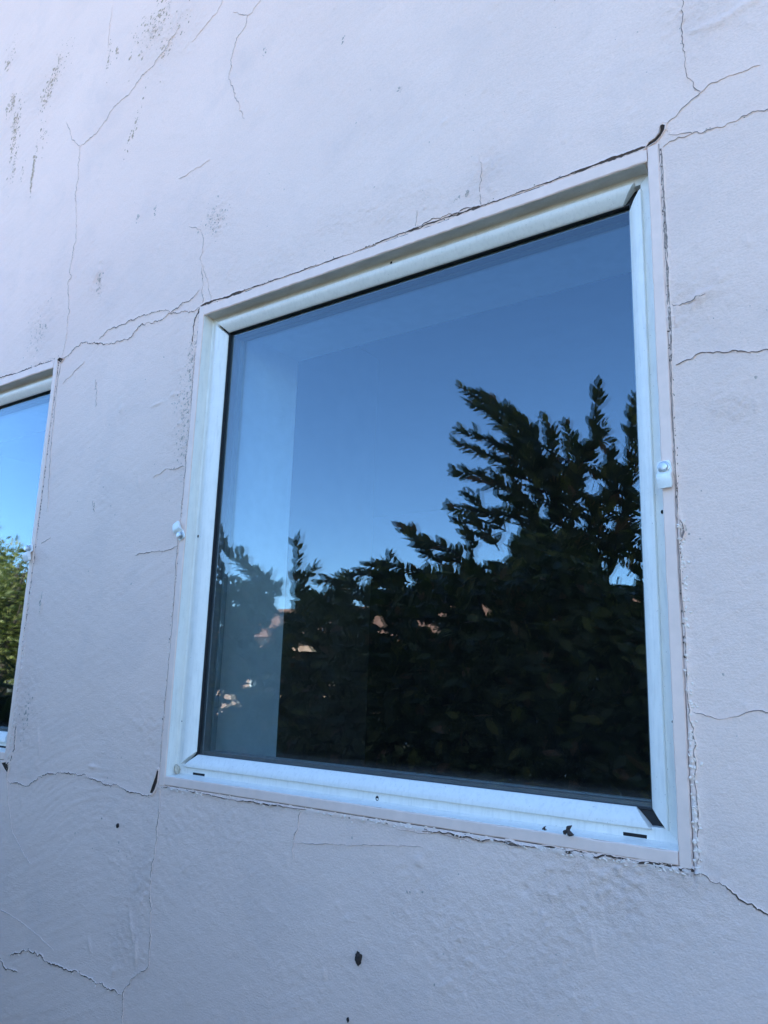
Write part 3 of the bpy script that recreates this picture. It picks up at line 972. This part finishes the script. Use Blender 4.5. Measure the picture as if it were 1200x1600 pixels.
def make_window(wx, main):
    r = np.random.default_rng(17 if main else 18)
    root = empty('window', (wx, 0, 0))
    # casing: two uprights run through, head and sill boards between them
    def board(side):
        q = MB()
        n = 90
        rings = []
        for s in range(n + 1):
            t = s / n
            j = (r.random() - 0.5) * 0.0011
            jo = (r.random() - 0.5) * 0.0010
            dout, din, yf, yb = 0.0003 + jo * 0.5 + 0.0005, 0.0176 + j, -0.0022, 0.030
            pr = [(dout, yb), (dout, yf + 0.002), (dout + 0.0018, yf), (din - 0.0014, yf + jo * 0.15), (din, yf + 0.0012), (0.0168, 0.0035), (0.0168, yb)]
            if side in 'LR':
                z = t * WH
                rings.append([(d if side == 'L' else 1 - d, y, z) for d, y in pr])
            else:
                x = 0.0182 + t * (1 - 0.0364)
                k = 1.30 if side == 'T' else 1.0
                rings.append([(x, y, (d if side == 'B' else WH - d * k)) for d, y in pr])
        q.loft(rings)
        return q.build('casing_board', M['casing'], root)
    for s in 'LRTB':
        board(s)
    # outer frame: a return against the casing and a narrow flat face
    F0, F1 = 0.0172, 0.0338
    head = 0.0225
    for s in 'LRTB':
        q = MB()
        a = head if s == 'T' else F0
        prof = [(a, 0.0006), (a + 0.0012, 0.0006), (a + 0.0014, 0.0245), (a + 0.004, 0.0268), (F1 + 0.004, 0.0272), (F1 + 0.004, 0.042), (a, 0.042)]
        if s == 'B':
            prof = [(a, 0.0006), (a + 0.0010, 0.0), (a + 0.0028, 0.0195), (a + 0.0050, 0.0260), (F1 + 0.004, 0.0272), (F1 + 0.004, 0.042), (a, 0.042)]
        rail(q, s, prof)
        fr = q.build('frame_rail', M['white_top'] if s == 'T' else M['white'], root, False, 0.0004)
        if s == 'L':
            disc_hole(fr, 0.0253, 0.0268, 0.4938, 0.0022, 0.0028)
            disc_hole(fr, 0.0225, 0.0262, 0.120, 0.0010, 0.0012)
        if s == 'R':
            disc_hole(fr, 1 - 0.0266, 0.0268, 0.4534, 0.0018, 0.0026)
            disc_hole(fr, 1 - 0.0255, 0.0268, 0.172, 0.0009, 0.0013)
        if s == 'T':
            disc_hole(fr, 0.4989, 0.0264, WH - 0.0292, 0.0024, 0.0024)
        if s == 'B':
            slot_hole(fr, 0.0655, 0.0985, 0.0200, 0.0268, 0.0266)
            slot_hole(fr, 0.9043, 0.9356, 0.0214, 0.0270, 0.0266)
            if main:
                disc_hole(fr, 0.5041, 0.0264, 0.0262, 0.0028, 0.0034)
    # glazing beads, mitred with shrunken joints
    trims = {'L': (0.0048, 0.0062), 'R': (0.0010, 0.0130), 'T': (0.0022, 0.0095), 'B': (0.0066, 0.0215)}
    for s in 'LRTB':
        q = MB()
        b0 = F1 + 0.0016
        prof = [(b0, 0.036), (b0, 0.0212), (b0 + 0.0010, 0.0198), (b0 + 0.0035, 0.0197), (b0 + 0.013, 0.0250), (b0 + 0.0212, 0.0332), (b0 + 0.0232, 0.0352), (b0 + 0.0236, 0.0368), (b0 + 0.0236, 0.0395), (b0 + 0.019, 0.0395)]
        rail(q, s, prof, trims[s])
        q.build('glazing_bead', M['bead_top'] if s == 'T' else M['white'], root, True).data.set_sharp_from_angle(angle=math.radians(35))
    # gasket and the black rebate behind the joints
    for s in 'LRTB':
        q = MB()
        rail(q, s, [(0.0322, 0.0405), (0.0560, 0.0405), (0.0572, 0.0376), (0.0592, 0.0380), (0.0594, 0.0446), (0.0322, 0.0446)])
        q.build('gasket', M['black'], root)
    # double glazing
    def pane(y0, y1, d, mat):
        q = MB()
        q.box(d, 1 - d, y0, y1, d, WH - d)
        o = q.build('pane', [mat, M['glass_edge']], root)
        for p in o.data.polygons:                       # one mirroring face per pane, the coated outer one
            p.material_index = 0 if p.normal.y < -0.5 else 1
        return o
    pane(GLASS_Y, GLASS_Y + 0.004, 0.046, M['glass_out'])
    p2 = pane(GLASS_Y + 0.020, GLASS_Y + 0.024, 0.046, M['glass_in'])
    for s in 'LRTB':
        q = MB()
        rail(q, s, [(0.0470, GLASS_Y + 0.0043), (0.0640, GLASS_Y + 0.0043), (0.0640, GLASS_Y + 0.0197), (0.0470, GLASS_Y + 0.0197)])
        q.build('spacer_bar', M['spacer'], root)
        q = MB()
        rail(q, s, [(0.0330, GLASS_Y + 0.0243), (0.0650, GLASS_Y + 0.0243), (0.0650, GLASS_Y + 0.036), (0.0600, GLASS_Y + 0.040), (0.0330, GLASS_Y + 0.040)])
        q.build('inner_frame_rail', M['inner_frame'], root)
    if main:
        tag(root, 'large square fixed window with white aluminium frame reflecting the shrub', 'window')
        make_clip(root, 0.0085, 0.492, math.radians(-28), 0)
        make_clip(root, 0.9870, 0.508, math.radians(176), 0)
        # hardened sealant in the lower corner
        bm = bmesh.new()
        bmesh.ops.create_icosphere(bm, subdivisions=3, radius=1.0)
        for v in bm.verts:
            k = 1 + 0.28 * (vnoise(np.array(v.co.x * 2.5 + 9), np.array(v.co.z * 2.5 + v.co.y + 5), 4) - 0.5) * 2
            v.co = Vector((0.0245 + v.co.x * 0.0062 * k, 0.0215 + v.co.y * 0.0052 * k, 0.0285 + v.co.z * 0.0090 * k))
        me_ = bpy.data.meshes.new('sealant_lump')
        bm.to_mesh(me_)
        bm.free()
        finish('sealant_lump', me_, M['sealant'], root, True)
    else:
        tag(root, 'window cut off by the picture edge, reflecting sunny treetops', 'window')
        c3 = make_clip(root, 0.9860, 0.502, math.radians(166), 0)
        c3.scale = (1.1, 1.5, 1.1)
    return root
win_main = make_window(WIN_X[0], True)
win_side = make_window(WIN_X[1], False)

# ------------------------------------------------------------------ small things on the wall
def lump(name, px, py, rx, rz, ry, mat, seed, label, cat):
    p = on_wall(px, py)
    bm = bmesh.new()
    bmesh.ops.create_icosphere(bm, subdivisions=3, radius=1.0)
    for v in bm.verts:
        k = 1 + 0.55 * (fbm(np.array(v.co.x * 1.8 + seed), np.array(v.co.z * 1.8 + v.co.y * 1.3 + seed), 3, 0.6, 2))
        v.co = Vector((v.co.x * rx * k, v.co.y * ry * k, v.co.z * rz * k))
    me_ = bpy.data.meshes.new(name)
    bm.to_mesh(me_)
    bm.free()
    o = finish(name, me_, mat, None, False)
    o.location = (p[0], -float(height_at(p[0], p[2])) - ry * 0.35, p[2])
    return tag(o, label, cat)
lump('mud_lump', 561, 1497, 0.0057, 0.0086, 0.004, M['mud'], 3, 'dark brown mud lump stuck on the wall below the window', 'mud')
lump('mud_speck', 184, 1290, 0.0042, 0.0040, 0.002, M['mud'], 8, 'tiny dark speck on brushed stucco between the two windows', 'mud')
lump('mud_speck', 544, 1593, 0.0022, 0.0036, 0.0018, M['mud'], 12, 'tiny dark speck under the mud lump at the bottom edge', 'mud')
def dead_leaf(px, py, s, label, seed):
    p = on_wall(px, py, -0.003)
    q = MB()
    r = np.random.default_rng(seed)
    for a, l, wd, tw in ((1.15, 0.95, 0.62, -0.3), (-0.6, 0.95, 0.75, 0.2), (-2.6, 0.6, 0.6, 0.3), (0.2, 0.4, 0.7, 0)):
        pts, rad = [], []
        for i in range(6):
            t = i / 5
            pts.append((math.cos(a + tw * t) * l * t * s, -0.003 * math.sin(t * 3) - 0.001, math.sin(a + tw * t) * l * t * s))
            rad.append(max(0.0005, wd * s * math.sin(math.pi * min(0.97, t * 0.92 + 0.08)) * 0.5))
        q.tube(pts, rad, 5)
    o = q.build('dead_leaf', M['dead'])
    o.location = p
    return tag(o, label, 'dead leaf')
dead_leaf(887, 1298, 0.0105, 'shrivelled dark leaf scrap caught on the sill near the drain slot', 1)
dead_leaf(851, 1294, 0.0040, 'very small dark leaf crumb on the sill beside the larger scrap', 2)

# ------------------------------------------------------------------ foliage
def leaf_template(length=1.0, width=0.47, curl=0.10):
    st_ = [(0.0, 0.02), (0.2, 0.34), (0.45, 0.5), (0.72, 0.38), (1.0, 0.01)]
    v = []
    for t, w_ in st_:
        z = -curl * t * t
        v += [(-w_ * width, t * length, z + 0.07 * w_), (0, t * length, z - 0.03), (w_ * width, t * length, z + 0.07 * w_)]
    f = []
    for i in range(4):
        for j in range(2):
            a = i * 3 + j
            f.append((a, a + 1, a + 4, a + 3))
    return np.array(v), np.array(f)
LV, LF = leaf_template()
def leaf_frames(d, up, roll):
    """rotation matrices: local y along d"""
    d = d / np.linalg.norm(d)
    x = np.cross(d, up)
    if np.linalg.norm(x) < 1e-3:
        x = np.array([1.0, 0, 0])
    x /= np.linalg.norm(x)
    z = np.cross(x, d)
    c, s = math.cos(roll), math.sin(roll)
    x, z = x * c + z * s, -x * s + z * c
    return np.stack([x, d, z], 1)
def leaf_mass(name, leaves, mat, parent, kind='stuff', LVt=LV, LFt=LF):
    n = len(leaves)
    k = len(LVt)
    V_ = np.empty((n, k, 3))
    T_ = np.empty((n, k))
    for i, (p, R, s, t) in enumerate(leaves):
        V_[i] = (R @ (LVt * s).T).T + p
        T_[i] = t
    F_ = (LFt[None] + (np.arange(n) * k)[:, None, None]).reshape(-1, 4)
    me_ = bpy.data.meshes.new(name)
    me_.vertices.add(n * k)
    me_.vertices.foreach_set('co', V_.astype(np.float32).ravel())
    me_.loops.add(len(F_) * 4)
    me_.loops.foreach_set('vertex_index', F_.astype(np.int32).ravel())
    me_.polygons.add(len(F_))
    me_.polygons.foreach_set('loop_start', np.arange(0, len(F_) * 4, 4, dtype=np.int32))
    me_.update(calc_edges=True)
    at = me_.attributes.new('tint', 'FLOAT', 'POINT')
    at.data.foreach_set('value', T_.astype(np.float32).ravel())
    o = finish(name, me_, mat, parent, True)
    if kind:
        o['kind'] = kind
    return o

fr_ = np.random.default_rng(29)
GAPS = [(588, 965, 6, 11), (596, 975, 4, 5), (660, 972, 9, 4), (674, 980, 6, 4), (468, 1010, 7, 4), (481, 1013, 5, 4), (404, 999, 5, 5), (416, 996, 4, 6), (398, 1064, 6, 3), (386, 1072, 5, 3), (344, 1084, 4, 3), (356, 1090, 5, 3), (367, 1100, 4, 5), (350, 1104, 5, 3), (868, 1160, 5, 3), (858, 1166, 5, 3), (838, 1170, 3, 2),
        (850, 772, 4, 4), (925, 762, 7, 3), (757, 952, 7, 5), (764, 960, 4, 3), (815, 938, 3, 8), (768, 862, 26, 10), (968, 905, 18, 8), (690, 963, 4, 4), (990, 940, 5, 5), (440, 945, 10, 10), (430, 970, 6, 8), (560, 945, 3, 3), (800, 1005, 3, 3), (650, 1067, 3, 2), (510, 1093, 3, 2), (640, 905, 4, 6), (720, 1010, 2, 2), (455, 1040, 3, 2), (780, 1060, 2, 2), (980, 1080, 2, 2)]
twigs = []          # (points)
raw = []            # (p, d, size, roll, tint, checked)
def add_leaf(p, d, sz, check=True):
    raw.append((p[0], p[1], p[2], d[0], d[1], d[2], sz, 1.0 if check else 0.0))
def settle():
    """drop the leaves that would close a gap, give the rest their frames and tints"""
    A = np.array(raw)
    P, D, S = A[:, :3], A[:, 3:6], A[:, 6]
    D = D / np.linalg.norm(D, axis=1)[:, None]
    ok = np.ones(len(A), bool)
    for f, grow in ((0.5, 3.5), (1.0, 0.5), (0.0, 0.5)):
        Q = P + D * (S * f)[:, None]
        C_ = (np.stack([Q[:, 0], 2 * GLASS_Y - Q[:, 1], Q[:, 2]], 1) - CAM) @ ROT.T
        u_, v_ = 600 + FPX * C_[:, 0] / C_[:, 2], 800 + FPX * C_[:, 1] / C_[:, 2]
        for gx, gy, ga, gb in GAPS:
            ok &= ~((((u_ - gx) / (ga + grow)) ** 2 + ((v_ - gy) / (gb + grow)) ** 2 < 1) & (A[:, 7] > 0.5))
    P, D, S = P[ok], D[ok], S[ok]
    n = len(P)
    up = np.array([0, 0.75, 0.6]) + fr_.normal(0, 0.45, (n, 3))
    x = np.cross(D, up)
    x /= np.maximum(np.linalg.norm(x, axis=1), 1e-6)[:, None]
    z = np.cross(x, D)
    R = np.stack([x, D, z], 2)
    t = fr_.random(n) ** 1.6 * 0.62
    k = fr_.random(n)
    t = np.where(k > 0.95, 0.97, np.where(k > 0.84, 0.8, t))
    return [(P[i], R[i], S[i], t[i]) for i in range(n)]
def shoot(pix, depth, spacing=0.0195, size=0.067, spread=0.8, dd=0.0):
    """leafy shoot: pix = photo pixels of its mirror image from foot to tip"""
    P = [mirrored(px, py, depth + dd * i / max(1, len(pix) - 1)) for i, (px, py) in enumerate(pix)]
    P = [np.array(p) for p in P]
    # resample
    seg = []
    for a, b in zip(P[:-1], P[1:]):
        n = max(1, int(np.linalg.norm(b - a) / spacing))
        for i in range(n):
            seg.append(a + (b - a) * i / n)
    seg.append(P[-1])
    for i in range(1, len(seg) - 1):
        seg[i] = seg[i] + fr_.normal(0, 0.004, 3)
    twigs.append((seg, 0.0045))
    ph = fr_.uniform(0, 6.28)
    for i in range(len(seg)):
        t = (seg[min(i + 1, len(seg) - 1)] - seg[max(0, i - 1)])
        t = t / np.linalg.norm(t)
        ph += 2.4
        a = np.cross(t, [0, 1, 0.1])
        a /= np.linalg.norm(a)
        b = np.cross(t, a)
        k = i / len(seg)
        for side in (0, math.pi):
            o = a * math.cos(ph + side) + b * math.sin(ph + side) * 0.8
            d = t * (0.75 + 0.5 * k) + o * spread + np.array([0, 0, 0.15])
            add_leaf(seg[i], d, size * fr_.uniform(0.75, 1.15) * (1.0 if k < 0.85 else 0.8))
    add_leaf(seg[-1], seg[-1] - seg[-2], size * 0.85)
SH = [
 ([(880, 830), (845, 745), (800, 680), (760, 632), (722, 606)], -1.95), ([(860, 790), (830, 700), (790, 640), (742, 612)], -2.02), ([(850, 780), (815, 690), (775, 650), (735, 630)], -1.88),
 ([(870, 820), (850, 720), (828, 668), (800, 645)], -2.0), ([(870, 800), (868, 720), (858, 670), (850, 655)], -1.95), ([(880, 810), (900, 730), (925, 690), (945, 688)], -1.92), ([(890, 790), (893, 710), (885, 668)], -2.05),
 ([(925, 720), (930, 660), (934, 606)], -1.95), ([(905, 740), (925, 690), (940, 668)], -2.05), ([(960, 860), (975, 760), (985, 690), (991, 622)], -1.9), ([(975, 860), (985, 770), (1000, 690), (1006, 640)], -1.97),
 ([(840, 735), (790, 700), (745, 680), (716, 672)], -2.0), ([(850, 770), (805, 735), (760, 710), (714, 692)], -1.95), ([(820, 790), (780, 755), (745, 742), (710, 735)], -1.9), ([(850, 840), (800, 805), (745, 800), (703, 792)], -1.95),
 ([(790, 830), (755, 800), (728, 772)], -2.02), ([(845, 850), (820, 800), (800, 740), (800, 700)], -1.9), ([(880, 860), (895, 800), (905, 740), (900, 715)], -1.88), ([(900, 860), (930, 810), (950, 760), (957, 712)], -1.94),
 ([(930, 880), (960, 830), (985, 790), (1003, 770)], -1.95), ([(950, 900), (965, 850), (985, 830), (1010, 820)], -2.02), ([(930, 850), (948, 790), (965, 745)], -1.87), ([(720, 880), (685, 858), (650, 850), (625, 824)], -1.95),
 ([(690, 880), (660, 862), (640, 828)], -2.0), ([(720, 870), (680, 848), (655, 845)], -1.88), ([(660, 900), (620, 885), (580, 882), (560, 890)], -1.95), ([(640, 910), (600, 900), (560, 897), (520, 905)], -2.0),
 ([(560, 920), (530, 905), (500, 908)], -1.9), ([(462, 935), (462, 890), (464, 842)], -1.95), ([(468, 940), (475, 905), (490, 888)], -2.0), ([(395, 905), (370, 880), (352, 856), (343, 826)], -1.95), ([(410, 915), (385, 885), (375, 862)], -2.0),
 ([(440, 930), (420, 905), (395, 890)], -1.92), ([(360, 920), (345, 890), (335, 860)], -1.9), ([(780, 860), (760, 830), (735, 812)], -1.9), ([(740, 870), (735, 845), (715, 815)], -2.05), ([(980, 900), (1000, 860), (1012, 840)], -1.9),
 ([(830, 830), (838, 780), (828, 730), (815, 705)], -2.05), ([(860, 830), (870, 770), (872, 725)], -2.05), ([(915, 850), (920, 800), (925, 760), (935, 735)], -2.05), ([(500, 940), (515, 915), (540, 905)], -2.0), ([(600, 915), (590, 890), (605, 872)], -2.05),
]
for pix, dep in SH:
    shoot(pix, dep)
from math import floor
def inside(poly, x, y):
    c_ = False
    j = len(poly) - 1
    for i in range(len(poly)):
        xi, yi = poly[i]
        xj, yj = poly[j]
        if (yi > y) != (yj > y) and x < (xj - xi) * (y - yi) / (yj - yi) + xi:
            c_ = not c_
        j = i
    return c_
MASS = [(250, 925), (335, 915), (380, 912), (420, 925), (455, 940), (500, 938), (560, 925), (600, 915), (650, 905), (690, 895), (730, 893), (790, 890), (820, 850), (850, 830), (890, 845), (930, 885), (960, 910), (1000, 930), (1060, 920), (1120, 900), (1120, 1330), (250, 1330)]
UPPER = [(745, 740), (800, 690), (870, 680), (950, 710), (985, 740), (1010, 800), (1010, 920), (930, 880), (840, 800), (740, 850)]
def fill(poly, n, y0, y1, s0, s1):
    xs_ = [p[0] for p in poly]
    ys_ = [p[1] for p in poly]
    c_ = 0
    while c_ < n:
        px, py = fr_.uniform(min(xs_), max(xs_)), fr_.uniform(min(ys_), max(ys_))
        if not inside(poly, px, py):
            continue
        c_ += 1
        p = mirrored(px, py, fr_.uniform(y0, y1))
        d = np.array([fr_.normal(0, .7), fr_.normal(0.25, .6), fr_.normal(0.35, .6)])
        add_leaf(p, d, fr_.uniform(s0, s1))
fill(MASS, 1500, -1.86, -1.66, 0.060, 0.085)
fill(MASS, 3000, -2.12, -1.86, 0.06, 0.09)
fill(MASS, 9500, -2.75, -2.1, 0.075, 0.12)
fill(MASS, 4500, -3.1, -2.7, 0.11, 0.16)
fill(UPPER, 330, -2.15, -1.85, 0.05, 0.075)
# the same hedge carries on beyond what the pane mirrors
for _ in range(3200):  # unseen stretch added to shade the wall, kept low to leave it brighter
    p = np.array([fr_.uniform(0.35, 2.6), fr_.uniform(-3.0, -2.2), fr_.uniform(-1.2, 0.1)])
    add_leaf(p, np.array([fr_.normal(0, .7), fr_.normal(0.25, .6), fr_.normal(0.35, .6)]), fr_.uniform(0.08, 0.12), check=False)
for _ in range(3600):
    p = np.array([fr_.uniform(-3.1, 0.6), fr_.uniform(-2.8, -1.8), fr_.uniform(-1.25, -0.2)])
    add_leaf(p, np.array([fr_.normal(0, .7), fr_.normal(0.25, .6), fr_.normal(0.35, .6)]), fr_.uniform(0.08, 0.13), check=False)
leaves = settle()
# share the leaves out among the shrubs that make up the hedge
SHRUBS = [(-2.35, 'low dense dark green shrub mirrored at the far side of the large pane', -9, -1.75),
          (-1.25, 'mid-height dark green shrub mirrored between low shrub and tall shrub', -1.75, -0.78),
          (-0.20, 'tall dark green shrub with upright leafy shoots mirrored against the sky', -0.78, 0.55),
          (1.40, 'unseen shrub added to the hedge past the tall one to shade the wall, kept low', 0.55, 9)]
leaf_me = bpy.data.meshes.new('leaf')
leaf_me.from_pydata([tuple(v) for v in LV], [], [tuple(int(i) for i in f) for f in LF])
leaf_variants = []
for t in (0.08, 0.25, 0.45, 0.60, 0.80, 0.97):
    mv = leaf_me.copy()
    mv.name = 'leaf'
    at = mv.attributes.new('tint', 'FLOAT', 'POINT')
    at.data.foreach_set('value', [t] * len(LV))
    mv.materials.append(M['leaf'])
    mv.polygons.foreach_set('use_smooth', [True] * len(mv.polygons))
    leaf_variants.append((t, mv))
for bx, lab, xa, xb in SHRUBS:
    root = empty('shrub', (bx, -2.3, GZ))
    tag(root, lab, 'shrub', 'shrubs of the hedge')
    inv = -np.array([bx, -2.3, GZ])
    mine = [l for l in leaves if xa <= l[0][0] < xb]
    # front leaves of the mirrored part stay single
    front = []
    for i, l in enumerate(mine):
        u_, v_ = mirror_px(l[0])
        if 340 < u_ < 1015 and 590 < v_ < 1230 and l[0][1] > -2.0:
            front.append(i)
    fr_.shuffle(front)
    single = set(front[:98])
    for i in single:
        p, R, s, t = mine[i]
        mv = min(leaf_variants, key=lambda q: abs(q[0] - t))[1]
        o = bpy.data.objects.new('leaf', mv)
        COL.objects.link(o)
        o.parent = root
        mt4 = Matrix([[R[a][b] * s for b in range(3)] + [(p + inv)[a]] for a in range(3)] + [[0, 0, 0, 1]])
        o.matrix_local = mt4
    rest = [(p + inv, R, s, t) for i, (p, R, s, t) in enumerate(mine) if i not in single]
    leaf_mass('foliage', rest, M['leaf'], root)
    # stems
    for k in range(5):
        q = MB()
        a = fr_.uniform(-0.35, 0.35)
        pts = [(fr_.normal(0, .05), fr_.normal(0, .05), 0)]
        hgt = 2.0 if bx in (-0.20,) else 1.6
        for s in range(1, 7):
            pts.append((a * s / 4 + fr_.normal(0, .03), fr_.normal(0, .07), hgt * s / 6))
        q.tube(pts, [0.022 * (1 - 0.13 * s) for s in range(7)], 6)
        q.build('stem', M['bark'], root, True)
    q = MB()
    for seg, r0 in twigs:
        if xa <= seg[0][0] < xb:
            q.tube([p + inv for p in seg], [r0 * (1 - 0.75 * i / len(seg)) for i in range(len(seg))], 4)
    if q.v:
        tag(q.build('twigs', M['bark'], root, True), kind='stuff')

# -- sunny trees beyond the hedge's end, mirrored in the side window
def far_tree(name, loc, hgt, rad, n, seed, label, sz=0.14):
    r = np.random.default_rng(seed)
    root = empty(name, loc)
    tag(root, label, 'tree')
    q = MB()
    q.tube([(0, 0, 0), (0.05, 0, hgt * .3), (0.0, 0.08, hgt * .6), (0.1, 0, hgt * .92)], [0.13, 0.10, 0.07, 0.02], 8)
    for k in range(7):
        a = r.uniform(0, 6.28)
        z0 = hgt * r.uniform(.3, .6)
        q.tube([(0, 0.04, z0), (math.cos(a) * rad * .4, math.sin(a) * rad * .4, z0 + hgt * .18), (math.cos(a) * rad * .8, math.sin(a) * rad * .8, z0 + hgt * .3)], [0.05, 0.03, 0.01], 6)
    q.build('trunk', M['bark'], root, True)
    lv = []
    cl = []
    for k in range(60):
        d = r.normal(0, 1, 3)
        d /= np.linalg.norm(d)
        cl.append((np.array([0, 0, hgt * .62]) + d * np.array([rad, rad, hgt * .36]) * r.uniform(.35, 1.0), r.uniform(.16, .34) * rad))
    for k in range(n):
        c_, cr_ = cl[r.integers(len(cl))]
        d = r.normal(0, 1, 3)
        p = c_ + d * cr_ * 0.55
        dd = d / np.linalg.norm(d) + np.array([0, 0, .3])
        lv.append((p, leaf_frames(dd, np.array([0, .3, 1.0]), r.normal(0, .8)), sz * r.uniform(.7, 1.2), r.random()))
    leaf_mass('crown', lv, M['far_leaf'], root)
    return root
c1 = mirrored(22, 900, -6.2)
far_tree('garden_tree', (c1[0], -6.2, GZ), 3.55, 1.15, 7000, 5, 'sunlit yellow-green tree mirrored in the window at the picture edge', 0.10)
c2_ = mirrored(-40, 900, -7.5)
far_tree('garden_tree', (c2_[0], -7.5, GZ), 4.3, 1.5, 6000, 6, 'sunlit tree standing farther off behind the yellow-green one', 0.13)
c3 = mirrored(75, 900, -8.5)
far_tree('garden_tree', (c3[0], -8.5, GZ), 3.3, 1.3, 5000, 9, 'sunlit tree beside the yellow-green one, nearer the hedge', 0.12)
# strap-leaved plant in the shade below them
ps = mirrored(30, 1050, -3.0)
root = empty('strap_plant', (ps[0], -3.0, GZ))
tag(root, 'dark strap-leaved plant in shade below the sunlit trees', 'plant')
q = MB()
q.tube([(0, 0, 0), (0.03, 0, .4), (0, 0.02, .8), (0, 0, 1.1)], [.07, .06, .05, .03], 8)
q.build('stem', M['bark'], root, True)
lv = []
SLV, SLF = leaf_template(1.0, 0.09, 0.35)
for k in range(520):
    a, el = fr_.uniform(0, 6.28), fr_.uniform(-0.5, 1.3)
    d = np.array([math.cos(a) * math.cos(el), math.sin(a) * math.cos(el), math.sin(el)])
    lv.append((np.array([fr_.normal(0, .32), fr_.normal(0, .25), fr_.uniform(0.3, 1.2)]), leaf_frames(d, np.array([0, 0, 1.0]), 0), fr_.uniform(.4, .75), fr_.random()))
leaf_mass('fronds', lv, M['strap'], root, 'stuff', SLV, SLF)

# -- sunlit house beyond the hedge, glimpsed as bright chips between the leaves
root = empty('neighbour_house', (-10.5, -18.0, GZ))
tag(root, 'sunlit salmon house glimpsed as bright chips through the mirrored hedge', 'house')
def nb(name, mat, *b):
    qq = MB()
    qq.box(*b)
    return qq.build(name, mat, root)
nb('wall', M['salmon'], -9, 9, -5, 0, 0, 2.7)
qq = MB()
qq.loft([[(x, 0.5, 2.705), (x, -2.5, 3.9), (x, -5.5, 2.705)] for x in (-9.4, 9.4)])
qq.build('roof', M['tile'], root)
for x in (-6.5, -2.6, 2.2, 6.4):
    wn = nb('window', M['white'], x - .6, x + .6, 0.002, 0.06, 1.0, 2.1)
    p_ = MB()
    p_.box(x - .52, x + .52, 0.062, 0.075, 1.08, 2.02)
    p_.build('pane', M['spacer'], wn)
